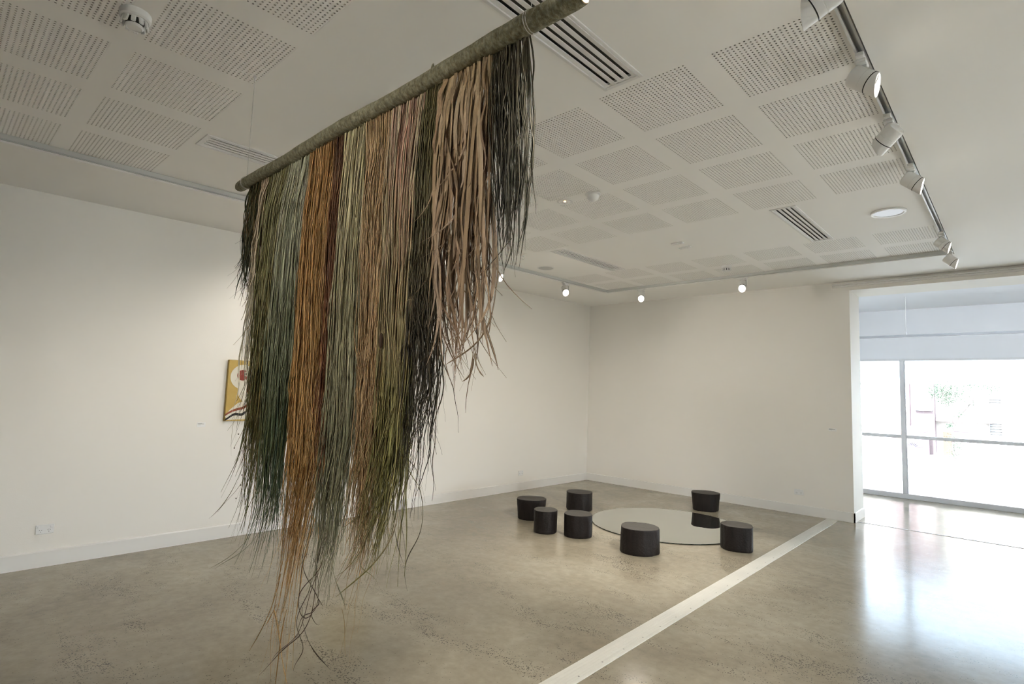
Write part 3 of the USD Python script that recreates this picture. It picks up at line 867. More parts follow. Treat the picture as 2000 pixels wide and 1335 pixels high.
def stool(cx, cy, h, w, dp, view, wb, seed, label, notch=None, lean=(0, 0), sq=2.3):
    """log section: wavy outline swept up with its own taper, faceted axe marks, rounded rims"""
    rg = np.random.default_rng(seed)
    t = thing("log_stool", label, "stool", (cx, cy, 0), group="charred log stools round the mirror")
    n, k = 96, 26
    a = np.linspace(0, 2 * PI, n, endpoint=False)
    ex = 2 / sq
    ox = np.sign(np.cos(a)) * abs(np.cos(a)) ** ex
    oy = np.sign(np.sin(a)) * abs(np.sin(a)) ** ex
    wob = 1 + sum(rg.uniform(0.008, 0.030) * np.cos(m * a + rg.uniform(0, 6.28)) for m in (1, 2, 3, 5))
    fine = meshkit.fbm(np.c_[np.cos(a) * 3 + seed, np.sin(a) * 3, 0 * a], 3, seed)
    base = np.stack([ox, oy], 1) * wob[:, None] * (0.985 + 0.03 * fine)[:, None]
    # x axis: across the view, y axis: along the view
    va = math.radians(view)
    ey = np.array([math.cos(va), math.sin(va)])
    exv = np.array([ey[1], -ey[0]])
    zs = np.r_[0, 0.004, 0.010, np.linspace(0.02, h - 0.02, k - 7), h - 0.007, h - 0.003, h - 0.001, h]
    ins = np.r_[0.010, 0.004, 0.001, np.zeros(k - 7), 0.0004, 0.0012, 0.003, 0.0055]
    rings = []
    for z, i_ in zip(zs, ins):
        f = z / h
        W = (wb + (w - wb) * f ** 1.2) / 2
        D = (dp * (wb / w) ** 0.6 + (dp - dp * (wb / w) ** 0.6) * f) / 2
        q = base * np.array([W - i_, D - i_])
        bump = meshkit.fbm(np.c_[np.cos(a) * 6, np.sin(a) * 6, 0 * a + z * 9 + seed], 3, seed + 5) - 0.5
        facet = np.abs(((a * 5.5 / PI + seed * 0.37 + 0.5 * z / h) % 1.0) - 0.5)
        q = q * (1 + 0.034 * bump - 0.020 * facet)[:, None]
        if notch:
            na, nz, nd = notch
            da = np.angle(np.exp(1j * (a - na)))
            q = q * (1 - nd * np.exp(-(da / 0.26) ** 2) * np.clip(1 - z / nz, 0, 1) ** 0.5)[:, None]
        xy = q[:, :1] * exv + q[:, 1:] * ey + np.array(lean) * f
        rings.append(np.c_[xy, np.full(n, z)])
    V = np.concatenate(rings)
    F = []
    for i in range(len(zs) - 1):
        for j in range(n):
            m = (j + 1) % n
            F += [(i * n + j, i * n + m, (i + 1) * n + m), (i * n + j, (i + 1) * n + m, (i + 1) * n + j)]
    c0 = len(V)
    V = np.vstack([V, [0, 0, 0]])
    F += [(c0, (j + 1) % n, j) for j in range(n)]
    obj("log", trimesh.Trimesh(V, F, process=False), "char_side", t, smooth=24)
    # top face with slight unevenness
    T, G = [], []
    rr = np.linspace(1, 0, 9)[:-1]
    top = rings[-1]
    ctr = top.mean(0)
    for r_ in rr:
        p = ctr + (top - ctr) * r_
        p[:, 2] = h + 0.0035 * (meshkit.fbm(np.c_[p[:, :2] * 14, 0 * a + seed], 3, seed) - 0.5) * min(1, (1 - r_) * 5) + 0.0002
        T.append(p)
    V = np.concatenate(T + [ctr[None]])
    for i in range(len(rr) - 1):
        for j in range(n):
            m = (j + 1) % n
            G += [(i * n + j, i * n + m, (i + 1) * n + m), (i * n + j, (i + 1) * n + m, (i + 1) * n + j)]
    G += [((len(rr) - 1) * n + j, (len(rr) - 1) * n + (j + 1) % n, len(V) - 1) for j in range(n)]
    obj("top_face", trimesh.Trimesh(V, G, process=False), "char_top", t, smooth=True)
    return t


stool(1.330, -3.070, 0.236, 0.366, 0.325, 130, 0.322, 3, "black charred log stool flaring at its top, furthest left of the group", lean=(0.0, 0.0))
stool(1.848, -3.436, 0.237, 0.254, 0.285, 129, 0.250, 11, "slim black log stool standing in front of the flared left one")
stool(1.402, -2.185, 0.228, 0.340, 0.350, 125, 0.340, 7, "tall-looking black log stool at the rear left, behind the stool touching the mirror")
stool(2.178, -3.288, 0.232, 0.294, 0.325, 125, 0.292, 15, "black log stool in front of the left rim of the mirror")
stool(2.940, -3.318, 0.240, 0.358, 0.365, 119, 0.372, 21, "widest black log stool, nearest the viewer, with a chipped lower right edge", notch=(-0.60, 0.075, 0.085))
stool(2.518, -0.800, 0.234, 0.368, 0.350, 113, 0.330, 28, "lone black log stool behind the mirror, reflected in it", notch=(-0.25, 0.16, 0.05))
stool(3.556, -2.440, 0.241, 0.310, 0.310, 110, 0.314, 33, "black log stool at the right of the mirror, beside the pale floor strip")

# ------------------------------------------------------------------ the hanging: a branch with twelve bundles of dyed plant fibre
HY, HZ = -7.235, 2.482
fibre("fibre_dark_green", [(0.060, 0.075, 0.032), (0.09, 0.095, 0.038), (0.16, 0.11, 0.042)], [(0.045, 0.062, 0.040), (0.055, 0.07, 0.038), (0.14, 0.088, 0.038)])
fibre("fibre_cream", [(0.60, 0.47, 0.31), (0.70, 0.58, 0.41)], [(0.55, 0.51, 0.38), (0.64, 0.59, 0.46)], 0.2)
fibre("fibre_olive", [(0.22, 0.22, 0.09), (0.33, 0.325, 0.18), (0.38, 0.365, 0.21), (0.25, 0.235, 0.08)], [(0.12, 0.12, 0.045), (0.19, 0.145, 0.048), (0.10, 0.115, 0.045), (0.21, 0.16, 0.065)])
fibre("fibre_green", [(0.46, 0.46, 0.29), (0.58, 0.57, 0.40), (0.50, 0.53, 0.40), (0.66, 0.65, 0.49)], [(0.105, 0.140, 0.078), (0.075, 0.120, 0.078), (0.16, 0.175, 0.085), (0.12, 0.14, 0.062)])
fibre("fibre_orange", [(0.46, 0.265, 0.10), (0.57, 0.36, 0.16), (0.37, 0.20, 0.072)], [(0.49, 0.295, 0.11), (0.42, 0.235, 0.083), (0.58, 0.39, 0.18)], 0.4)
fibre("fibre_red_brown", [(0.17, 0.085, 0.045), (0.12, 0.060, 0.034), (0.24, 0.135, 0.07)], [(0.19, 0.075, 0.038), (0.26, 0.11, 0.05), (0.14, 0.062, 0.032)])
fibre("fibre_grey_green", [(0.60, 0.53, 0.32), (0.48, 0.44, 0.26), (0.66, 0.60, 0.40)], [(0.29, 0.285, 0.185), (0.22, 0.225, 0.14), (0.37, 0.355, 0.235)])
fibre("fibre_straw", [(0.52, 0.37, 0.20), (0.62, 0.47, 0.27), (0.41, 0.275, 0.14)], [(0.50, 0.35, 0.185), (0.41, 0.265, 0.135), (0.60, 0.435, 0.24)], 0.4)
fibre("fibre_pink_green", [(0.58, 0.42, 0.31), (0.50, 0.30, 0.22), (0.54, 0.46, 0.30), (0.62, 0.52, 0.37)], [(0.28, 0.255, 0.09), (0.22, 0.21, 0.085), (0.34, 0.30, 0.135), (0.20, 0.195, 0.08)])
fibre("fibre_olive_black", [(0.19, 0.17, 0.075), (0.14, 0.125, 0.055), (0.22, 0.19, 0.09)], [(0.060, 0.050, 0.034), (0.085, 0.070, 0.045), (0.042, 0.036, 0.026)])
fibre("fibre_leaf", [(0.44, 0.325, 0.185), (0.30, 0.205, 0.115), (0.55, 0.43, 0.27), (0.36, 0.265, 0.155)], [(0.31, 0.22, 0.145), (0.22, 0.145, 0.092), (0.36, 0.265, 0.18), (0.27, 0.19, 0.12)], 0.3)
fibre("fibre_black_green", [(0.12, 0.105, 0.068), (0.16, 0.14, 0.09)], [(0.060, 0.058, 0.042), (0.09, 0.083, 0.06)], 0.4)
fibre("fibre_tail_brown", [(0.16, 0.12, 0.075), (0.10, 0.075, 0.05)], [(0.075, 0.050, 0.034), (0.10, 0.07, 0.045)])

mat("fibre_seed", (0.045, 0.028, 0.018), 0.7, 0.2)
HANG = thing("fibre_hanging", "long hanging of dyed plant fibres tied along a lichen-grey branch, suspended from the ceiling", "wall hanging", (0, 0, 0))
# branch: gently bowed, slightly lumpy
bxs = np.linspace(2.846, 4.962, 90)
bow = 0.004 * np.sin((bxs - 2.85) * 2.2) + 0.003 * np.sin((bxs - 2.85) * 7.1 + 1)
brad = 0.0262 + 0.0016 * (meshkit.fbm(np.c_[bxs * 9, 0 * bxs, 0 * bxs], 3, 4) - 0.5) * 2 + 0.002 * np.clip((bxs - 4.2), 0, 1)
brad[0] *= 0.55
brad[1] *= 0.9
brad[-1] *= 0.93
bpts = np.c_[bxs, HY + 0 * bxs, HZ + bow]
bm = tube(bpts, brad, 22)
v = np.array(bm.vertices)
d = (meshkit.fbm(v * (14, 40, 40), 3, 8) - 0.5) * 0.004
c = np.c_[v[:, 0], np.full(len(v), HY), np.interp(v[:, 0], bxs, HZ + bow)]
v = v + (v - c) / np.maximum(np.linalg.norm(v - c, axis=1, keepdims=True), 1e-6) * d[:, None]
obj("branch", trimesh.Trimesh(v, bm.faces, process=False), "bark", HANG, smooth=50)
obj("twig_stub", tube([(4.395, HY - 0.008, HZ + 0.018), (4.40, HY - 0.010, HZ + 0.032), (4.403, HY - 0.011, HZ + 0.036)], [0.006, 0.004, 0.001], 8), "bark", HANG, smooth=50)
obj("cut_end", rot_to(lathe([(0, 0), (0.022, 0), (0.0235, -0.001), (0.022, -0.003), (0, -0.003)], 24), (1, 0, 0)).apply_translation([4.9625, HY, HZ + np.interp(4.962, bxs, bow)]), "cut_wood", HANG)
for wx in (2.949, 4.795):
    zt = zc(HY) + REC
    zb = HZ + float(np.interp(wx, bxs, bow))
    obj("hanging_wire", tube([(wx, HY, zb + 0.028), (wx, HY, zt - 0.02)], 0.0011, 6), "steel_wire", HANG)
    obj("ceiling_clip", moved(lathe([(0, 0), (0.009, 0), (0.009, -0.006), (0.004, -0.010), (0.004, -0.024), (0, -0.026)], 14), wx, HY, zt), "white_plastic", HANG, smooth=35)
    a = np.linspace(0, 4 * PI, 60)
    rl = float(np.interp(wx, bxs, brad)) + 0.0022
    obj("wire_loop", tube(np.c_[wx + 0.004 * a / PI - 0.008, HY + rl * np.sin(a), zb + rl * np.cos(a)], 0.0011, 5), "steel_wire", HANG, smooth=40)
a = np.linspace(0, 2 * PI, 26)
obj("wire_curl", tube(np.c_[2.925 - 0.03 + 0.034 * np.cos(a), HY + 0.01 * np.sin(a), HZ + 0.032 + 0.012 * np.sin(a)], 0.0008, 5), "steel_wire", HANG, smooth=40)

RG = np.random.default_rng(42)


def ribbons(C, width, twist, thick=0.30, tapers=None):
    """C (n,K,3) centre lines, width (n,), twist (n,K) angle of the flat side about the strand -> triangle-section blades, and st coordinates"""
    n, K, _ = C.shape
    T = np.gradient(C, axis=1)
    T /= np.maximum(np.linalg.norm(T, axis=2, keepdims=True), 1e-9)
    ref = np.zeros_like(T)
    ref[..., 1] = 1.0
    A = np.cross(T, ref)
    A /= np.maximum(np.linalg.norm(A, axis=2, keepdims=True), 1e-6)
    B = np.cross(T, A)
    ct, sn = np.cos(twist)[..., None], np.sin(twist)[..., None]
    A2, B2 = A * ct + B * sn, B * ct - A * sn
    t = np.linspace(0, 1, K)
    tap = (np.clip((1 - t) / 0.25, 0.12, 1) ** 0.7)[None] if tapers is None else tapers
    w = (width[:, None] * tap / 2)[..., None]
    V = np.stack([C - A2 * w, C + A2 * w, C + B2 * w * 2 * thick], 2)      # n,K,3,3
    idx = np.arange(n * K * 3).reshape(n, K, 3)
    F = []
    for j in range(3):
        k = (j + 1) % 3
        a_, b_, c_, d_ = idx[:, :-1, j], idx[:, :-1, k], idx[:, 1:, k], idx[:, 1:, j]
        F += [np.stack([a_, b_, c_], -1).reshape(-1, 3), np.stack([a_, c_, d_], -1).reshape(-1, 3)]
    F += [idx[:, -1][:, [0, 1, 2]], idx[:, 0][:, [2, 1, 0]]]
    return V.reshape(-1, 3), np.concatenate(F)


def smooth_noise(n, K, knots, amp, rg):
    g = rg.normal(0, 1, (n, knots))
    x = np.linspace(0, knots - 1.001, K)
    i = x.astype(int)
    f = x - i
    f = f * f * (3 - 2 * f)
    return amp * (g[:, i] * (1 - f) + g[:, i + 1] * f)


def bundle(rows, n, tips, width, mat_, label, crimp=0.0025, flare=0.05, bias=-0.3, depth=0.022, K=34, lean=0.06, y_off=0.0, kn=14, wavy=0.012, name="fibre_bundle"):
    rg = RG
    R = np.array(rows, float)
    z_rows, xl, xr = R[::-1, 2], R[::-1, 0], R[::-1, 1]
    ps = np.array([p for _, _, p in tips], float)
    which = rg.choice(len(tips), n, p=ps / ps.sum())
    lo, hi = np.array([t[0] for t in tips])[which], np.array([t[1] for t in tips])[which]
    zt = lo + (hi - lo) * rg.random(n)
    z0 = HZ - 0.010 + rg.uniform(-0.006, 0.010, n)
    t = np.linspace(0, 1, K)
    z = z0[:, None] + (zt - z0)[:, None] * t[None] ** 0.95
    u = rg.random(n)
    uu = u[:, None] + smooth_noise(n, K, 5, lean, rg) * np.linspace(0.15, 1, K)[None]
    XL, XR_ = np.interp(z, z_rows, xl), np.interp(z, z_rows, xr)
    x = XL + (XR_ - XL) * uu
    L = (z0 - zt)
    x += smooth_noise(n, K, kn, crimp, rg) * np.linspace(0.5, 1, K)[None] + smooth_noise(n, K, 9, wavy, rg) * (t ** 2)[None]
    y = HY + 0.016 + y_off + (rg.uniform(-1, 1, n) * depth)[:, None] * np.clip(0.35 + t * 3, 0, 1)[None] + smooth_noise(n, K, 8, 0.004, rg)
    fl = np.clip((t - 0.72) / 0.28, 0, 1)[None] ** 2
    x += fl * (flare * (rg.normal(bias, 1, n)))[:, None]
    y += fl * (flare * rg.normal(0, 0.8, n))[:, None]
    C = np.stack([x, y, z], -1)
    tw = rg.uniform(-1.1, 1.1, n)[:, None] + smooth_noise(n, K, 5, 0.7, rg)
    wd = width * rg.uniform(0.55, 1.35, n)
    V, F = ribbons(C, wd, tw)
    # root-to-tip colour runs along the drop of the whole bundle
    drop = np.clip((HZ - z) / (HZ - np.percentile(zt, 30)), 0, 1.2)
    st = np.stack([np.repeat(drop[..., None], 3, 2).reshape(-1), np.repeat(np.clip(0.75 * rg.random(n) + 0.25 * u, 0, 1)[:, None, None], 3 * K, 1).reshape(-1)], 1)
    obj(name, trimesh.Trimesh(V, F, process=False), mat_, HANG, smooth=True, uv=st, label=label, kind="stuff")


B1 = [(2.974, 3.104, 2.432), (2.958, 3.100, 2.232), (2.975, 3.086, 2.057), (2.972, 3.105, 1.86)]
B2 = [(3.097, 3.197, 2.441), (3.092, 3.168, 2.287), (3.069, 3.14, 2.072), (3.078, 3.157, 1.853), (3.028, 3.168, 1.617), (3.045, 3.184, 1.384), (3.039, 3.182, 1.246)]
B3 = [(3.184, 3.41, 2.443), (3.153, 3.356, 2.31), (3.152, 3.343, 2.075), (3.146, 3.326, 1.844), (3.157, 3.319, 1.615), (3.156, 3.327, 1.39), (3.144, 3.33, 1.168), (3.087, 3.343, 0.947), (2.95, 3.281, 0.701)]
B4 = [(3.396, 3.598, 2.442), (3.346, 3.574, 2.267), (3.312, 3.571, 2.047), (3.321, 3.571, 1.827), (3.319, 3.568, 1.612), (3.327, 3.564, 1.40), (3.335, 3.551, 1.191), (3.343, 3.552, 0.987), (3.281, 3.562, 0.779), (3.205, 3.54, 0.626)]
B5 = [(3.58, 3.79, 2.447), (3.581, 3.801, 2.323), (3.568, 3.792, 2.116), (3.569, 3.795, 1.91), (3.585, 3.814, 1.608), (3.581, 3.82, 1.412), (3.591, 3.834, 1.22), (3.596, 3.784, 1.028), (3.588, 3.718, 0.832), (3.55, 3.686, 0.636), (3.504, 3.694, 0.389), (3.482, 3.728, 0.264)]
B6 = [(3.776, 3.881, 2.447), (3.789, 3.87, 2.289), (3.788, 3.869, 2.089), (3.783, 3.856, 1.894), (3.794, 3.862, 1.701), (3.796, 3.864, 1.511), (3.819, 3.877, 1.235), (3.814, 3.886, 1.055)]
B7 = [(3.869, 4.02, 2.452), (3.867, 4.017, 2.261), (3.861, 4.014, 2.07), (3.856, 4.015, 1.881), (3.858, 4.022, 1.695), (3.845, 4.036, 1.513), (3.836, 4.039, 1.334), (3.835, 4.004, 1.155), (3.826, 3.982, 0.977), (3.777, 3.926, 0.791), (3.752, 3.914, 0.699), (3.707, 3.988, 0.497)]
B8 = [(4.012, 4.156, 2.453), (4.024, 4.163, 2.316), (4.028, 4.162, 2.132), (4.035, 4.164, 1.952), (4.048, 4.172, 1.774), (4.058, 4.177, 1.601), (4.068, 4.18, 1.432), (4.074, 4.176, 1.266), (4.074, 4.173, 1.183), (4.071, 4.169, 1.101), (4.08, 4.168, 0.973), (4.024, 4.115, 0.799), (4.057, 4.105, 0.628)]
B9 = [(4.144, 4.347, 2.455), (4.153, 4.337, 2.274), (4.159, 4.333, 2.101), (4.167, 4.333, 1.93), (4.175, 4.331, 1.763), (4.18, 4.334, 1.599), (4.174, 4.327, 1.438), (4.161, 4.325, 1.278), (4.149, 4.308, 1.12), (4.101, 4.27, 0.955), (4.08, 4.251, 0.872)]
B10 = [(4.337, 4.456, 2.456), (4.33, 4.446, 2.317), (4.328, 4.441, 2.153), (4.326, 4.443, 1.99), (4.322, 4.45, 1.831), (4.32, 4.461, 1.674), (4.315, 4.484, 1.52), (4.308, 4.449, 1.368), (4.301, 4.437, 1.218), (4.289, 4.425, 1.068)]
B11 = [(4.447, 4.644, 2.456), (4.439, 4.646, 2.268), (4.434, 4.65, 2.114), (4.426, 4.654, 1.963), (4.431, 4.657, 1.813), (4.461, 4.658, 1.666), (4.514, 4.653, 1.509)]
B12 = [(4.636, 4.771, 2.46), (4.646, 4.782, 2.287), (4.661, 4.791, 2.14), (4.674, 4.79, 1.998), (4.69, 4.77, 1.888), (4.705, 4.751, 1.792)]

bundle(B1, 110, [(1.85, 2.2, 1)], 0.0050, "fibre_dark_green", "short dark green fibre bundle at the left end", flare=0.03)
bundle(B2, 46, [(1.30, 1.62, .6), (1.62, 2.0, .4)], 0.0085, "fibre_cream", "thin cream fibre bundle", flare=0.03)
bundle(B3, 260, [(0.95, 1.45, .7), (0.72, 0.95, .12), (1.45, 1.8, .18)], 0.0050, "fibre_olive", "olive green fibre bundle", flare=0.035, bias=-1.0)
bundle(B4, 330, [(0.85, 1.35, .75), (0.70, 0.85, .08), (1.35, 1.7, .17)], 0.0048, "fibre_green", "fibre bundle running from silvery to dark green", flare=0.025, bias=-0.8)
bundle(B5, 420, [(1.0, 1.22, .55), (0.72, 1.0, .35), (0.25, 0.72, .05)], 0.0042, "fibre_orange", "thick orange-brown raffia bundle", crimp=0.0045, flare=0.02, bias=-0.2, K=54, kn=26, lean=0.09)
bundle(B6, 140, [(1.05, 1.6, 1)], 0.0042, "fibre_red_brown", "dark red-brown fibre bundle", crimp=0.004, flare=0.02, K=44, kn=22, lean=0.1)
bundle(B7, 260, [(1.0, 1.42, .45), (0.74, 1.0, .55)], 0.0055, "fibre_grey_green", "grey-green grass bundle", flare=0.022, bias=-0.1)
bundle(B8, 330, [(1.05, 1.35, .6), (0.88, 1.05, .36), (0.62, 0.88, .03)], 0.0040, "fibre_straw", "tangled straw-coloured raffia bundle", crimp=0.0058, flare=0.025, K=58, kn=28, lean=0.12)
bundle(B9, 300, [(1.0, 1.40, .75), (0.88, 1.0, .25)], 0.0055, "fibre_pink_green", "grass bundle fading from pinkish beige to olive", flare=0.035, bias=-0.6)
bundle(B10, 185, [(1.48, 1.7, .5), (1.25, 1.48, .4), (1.06, 1.25, .1)], 0.0042, "fibre_olive_black", "olive-black fibre bundle", crimp=0.004, flare=0.03, bias=0.1, K=50, kn=22, wavy=0.022)
bundle(B11, 60, [(1.5, 1.9, 1)], 0.0055, "fibre_leaf", "thin torn leaf shreds between the broad leaf strips", crimp=0.004, flare=0.06, y_off=0.012, name="leaf_shred")
bundle(B12, 100, [(1.80, 2.08, .8), (2.08, 2.2, .2)], 0.0048, "fibre_black_green", "straight black-green fibre bundle at the right end", flare=0.012, crimp=0.0015, lean=0.035, wavy=0.004)


# broad leaf strips, each one a part
for i in range(104):
    rg = RG
    K = 26
    zt = rg.choice([rg.uniform(1.50, 1.72), rg.uniform(1.72, 1.98), rg.uniform(1.98, 2.2)], p=[.45, .40, .15])
    z0 = HZ - 0.012
    t = np.linspace(0, 1, K)
    z = z0 + (zt - z0) * t
    R = np.array(B11)[::-1]
    u = rg.random()
    uu = u + smooth_noise(1, K, 4, 0.16, rg)[0] * t + rg.normal(0, 0.10) * t
    x = np.interp(z, R[:, 2], R[:, 0]) + (np.interp(z, R[:, 2], R[:, 1]) - np.interp(z, R[:, 2], R[:, 0])) * uu
    x += np.clip((t - 0.75) / 0.25, 0, 1) ** 2 * rg.normal(-0.01, 0.035)
    y = HY + 0.012 + rg.uniform(-0.035, 0.02) * np.clip(t * 4, 0.2, 1) + smooth_noise(1, K, 6, 0.004, rg)[0] + np.clip((t - 0.8) / 0.2, 0, 1) ** 2 * rg.normal(0, 0.03)
    C = np.stack([x, y, z], -1)[None]
    tw = rg.uniform(-0.4, 0.4) + smooth_noise(1, K, 4, 0.40, rg)
    w = np.array([rg.choice([rg.uniform(0.005, 0.010), rg.uniform(0.010, 0.017)])])
    tap = np.interp(t, [0, 0.05, 0.3, 0.75, 1], [0.6, 0.7, 1, 0.85, 0.06])[None]
    V, F = ribbons(C, w, tw, thick=0.035, tapers=tap)
    st = np.stack([np.repeat(t, 3), np.full(K * 3, rg.random())], 1)
    obj("leaf_strip", trimesh.Trimesh(V, F, process=False), "fibre_leaf", HANG, smooth=False, uv=st)


def loose(P, w, mat_, label=None, K=30, name="loose_strand", tone=None):
    """a single strand that strays from its bundle; P in (x, z) or (x, y, z)"""
    P = [(p[0], HY + 0.01, p[1]) if len(p) == 2 else p for p in P]
    C = spline(P, K)[None]
    V, F = ribbons(C, np.array([w]), RG.uniform(-0.5, 0.5) + smooth_noise(1, K, 4, 0.4, RG))
    st = np.stack([np.repeat(np.linspace(0.3, 1, K), 3), np.full(K * 3, RG.random() if tone is None else tone)], 1)
    return obj(name, trimesh.Trimesh(V, F, process=False), mat_, HANG, smooth=True, uv=st, label=label)


for m_, w_, p_ in [
    ("fibre_tail_brown", 0.0036, [(3.913, 0.986),(3.851, 0.858),(3.846, 0.734),(3.796, 0.636),(3.671, 0.536),(3.549, 0.434),(3.46, 0.359)]),
    ("fibre_tail_brown", 0.0032, [(3.867, 0.845),(3.803, 0.722),(3.759, 0.621),(3.64, 0.52),(3.556, 0.445)]),
    ("fibre_tail_brown", 0.0036, [(3.812, 0.814),(3.759, 0.701),(3.739, 0.624),(3.793, 0.575),(3.749, 0.503),(3.734, 0.471)]),
    ("fibre_tail_brown", 0.0036, [(3.767, 0.704),(3.782, 0.654),(3.818, 0.613),(3.904, 0.578),(3.985, 0.564)]),
    ("fibre_tail_brown", 0.0032, [(3.825, 0.888),(3.872, 0.811),(3.859, 0.721),(3.772, 0.669),(3.751, 0.627),(3.749, 0.561)]),
    ("fibre_tail_brown", 0.0034, [(3.875, 0.952),(3.82, 0.816),(3.739, 0.705),(3.763, 0.676),(3.849, 0.714),(3.861, 0.756),(3.839, 0.785)]),
    ("fibre_tail_brown", 0.0030, [(3.778, 0.895),(3.815, 0.797),(3.881, 0.744),(3.836, 0.7),(3.853, 0.684),(3.896, 0.684)]),
    ("fibre_tail_brown", 0.0029, [(3.839, 0.785),(3.878, 0.764),(3.913, 0.746)]),
    ("fibre_tail_brown", 0.0029, [(3.755, 1.001),(3.745, 0.852),(3.738, 0.741),(3.733, 0.667)]),
    ("fibre_pink_green", 0.005, [(4.313, 1.155),(4.295, 1.069),(4.232, 0.987),(4.12, 0.893),(3.992, 0.8)]),
    ("fibre_pink_green", 0.0045, [(4.241, 1.183),(4.169, 1.044),(4.085, 0.938),(3.98, 0.864)]),
    ("fibre_pink_green", 0.005, [(4.275, 1.281),(4.225, 1.149),(4.1, 1.08),(4.001, 1.019)]),
    ("fibre_pink_green", 0.0045, [(4.228, 1.118),(4.144, 1.007),(4.131, 0.933),(4.182, 0.921),(4.23, 0.899)]),
    ("fibre_pink_green", 0.0042, [(4.304, 1.315),(4.36, 1.26),(4.407, 1.225),(4.422, 1.217)]),
    ("fibre_grey_green", 0.0055, [(4.049, 1.256),(4.041, 1.154),(4.012, 1.065),(3.928, 1.006)]),
    ("fibre_grey_green", 0.0042, [(3.961, 0.936),(3.981, 0.856),(4.03, 0.81),(4.059, 0.778)]),
    ("fibre_olive_black", 0.003, [(4.392, 1.324),(4.361, 1.246),(4.323, 1.157),(4.353, 1.051),(4.358, 0.993)]),
    ("fibre_olive_black", 0.003, [(4.408, 1.222),(4.432, 1.153),(4.423, 1.094),(4.38, 1.027),(4.379, 0.92)]),
    ("fibre_olive_black", 0.0028, [(4.38, 1.383),(4.337, 1.288),(4.314, 1.201),(4.305, 1.189)]),
    ("fibre_olive_black", 0.0028, [(4.35, 1.381),(4.331, 1.303),(4.371, 1.284),(4.415, 1.245),(4.426, 1.232)]),
    ("fibre_olive_black", 0.003, [(4.466, 1.507),(4.438, 1.447),(4.387, 1.384),(4.355, 1.32),(4.316, 1.24)]),
    ("fibre_olive_black", 0.0028, [(4.424, 1.567),(4.455, 1.462),(4.413, 1.4)]),
    ("fibre_olive_black", 0.0026, [(4.292, 1.152),(4.305, 1.071),(4.353, 0.992)]),
    ("fibre_olive", 0.0026, [(3.196, 1.252),(3.128, 1.11),(2.991, 0.965),(2.796, 0.845)]),
    ("fibre_olive", 0.0026, [(3.227, 1.233),(3.176, 1.094),(3.036, 0.984),(2.899, 0.892)]),
    ("fibre_olive", 0.0026, [(3.412, 1.01),(3.294, 0.874),(3.089, 0.734),(2.848, 0.621)]),
    ("fibre_olive", 0.0026, [(3.442, 1.005),(3.359, 0.887),(3.144, 0.746),(2.924, 0.639)]),
    ("fibre_olive", 0.0026, [(3.337, 1.093),(3.269, 1.009),(3.191, 0.906)]),
    ("fibre_olive", 0.0026, [(3.463, 0.988),(3.396, 0.873),(3.34, 0.742)]),
    ("fibre_olive", 0.0026, [(3.101, 1.476),(2.999, 1.307),(3.01, 1.166)]),
    ("fibre_olive", 0.0026, [(3.127, 1.524),(3.055, 1.357),(3.043, 1.24)]),
    ("fibre_green", 0.0028, [(3.381, 1.183),(3.304, 1.046),(3.243, 0.95)]),
    ("fibre_green", 0.003, [(3.518, 1.077),(3.431, 0.901),(3.366, 0.764)]),
    ("fibre_orange", 0.005, [(3.581, 0.776),(3.517, 0.624),(3.449, 0.526),(3.356, 0.417)]),
    ("fibre_orange", 0.006, [(3.547, 0.632),(3.604, 0.555),(3.647, 0.476),(3.7, 0.405)]),
    ("fibre_orange", 0.005, [(3.651, 0.662),(3.62, 0.541),(3.609, 0.445),(3.598, 0.358)]),
    ("fibre_orange", 0.005, [(3.565, 0.657),(3.529, 0.608),(3.483, 0.552)]),
    ("fibre_straw", 0.0045, [(4.034, 0.774),(4.056, 0.728),(4.066, 0.664),(4.077, 0.631)]),
    ("fibre_straw", 0.004, [(4.082, 0.962),(4.052, 0.841),(4.047, 0.774)]),
    ("fibre_leaf", 0.007, [(4.283, 2.067),(4.371, 2.047),(4.466, 2.019)]),
    ("fibre_leaf", 0.0075, [(4.64, 1.904),(4.661, 1.788),(4.677, 1.703),(4.669, 1.648)]),
    ("fibre_leaf", 0.008, [(4.686, 1.897),(4.698, 1.811),(4.684, 1.716),(4.674, 1.661)]),
    ("fibre_leaf", 0.006, [(4.638, 1.776),(4.668, 1.662),(4.696, 1.606),(4.713, 1.563)]),
    ("fibre_leaf", 0.006, [(4.677, 1.703),(4.654, 1.662),(4.576, 1.609),(4.502, 1.578)]),
    ("fibre_leaf", 0.0055, [(4.616, 1.622),(4.605, 1.538),(4.595, 1.468),(4.595, 1.446)]),
    ("fibre_leaf", 0.006, [(4.523, 1.654),(4.501, 1.596),(4.527, 1.534),(4.541, 1.516)]),
    ("fibre_leaf", 0.005, [(4.623, 1.608),(4.633, 1.573),(4.661, 1.545)]),
    ("fibre_leaf", 0.0045, [(4.618, 1.594),(4.601, 1.545),(4.575, 1.531)]),
    ("fibre_black_green", 0.0045, [(4.746, 1.908),(4.701, 1.873),(4.645, 1.832),(4.579, 1.793)]),
    ("fibre_black_green", 0.0045, [(4.747, 1.887),(4.734, 1.848),(4.717, 1.82)]),
    ("fibre_black_green", 0.005, [(4.764, 2.302),(4.787, 2.182),(4.791, 2.125),(4.779, 2.045),(4.766, 1.939)]),
    ("fibre_red_brown", 0.005, [(3.554, 2.001),(3.642, 1.995),(3.71, 2.006),(3.747, 2.035)]),
    ("fibre_orange", 0.004, [(3.566, 1.777),(3.549, 1.652),(3.514, 1.527),(3.476, 1.422)]),
]:
    loose(p_, w_, m_)
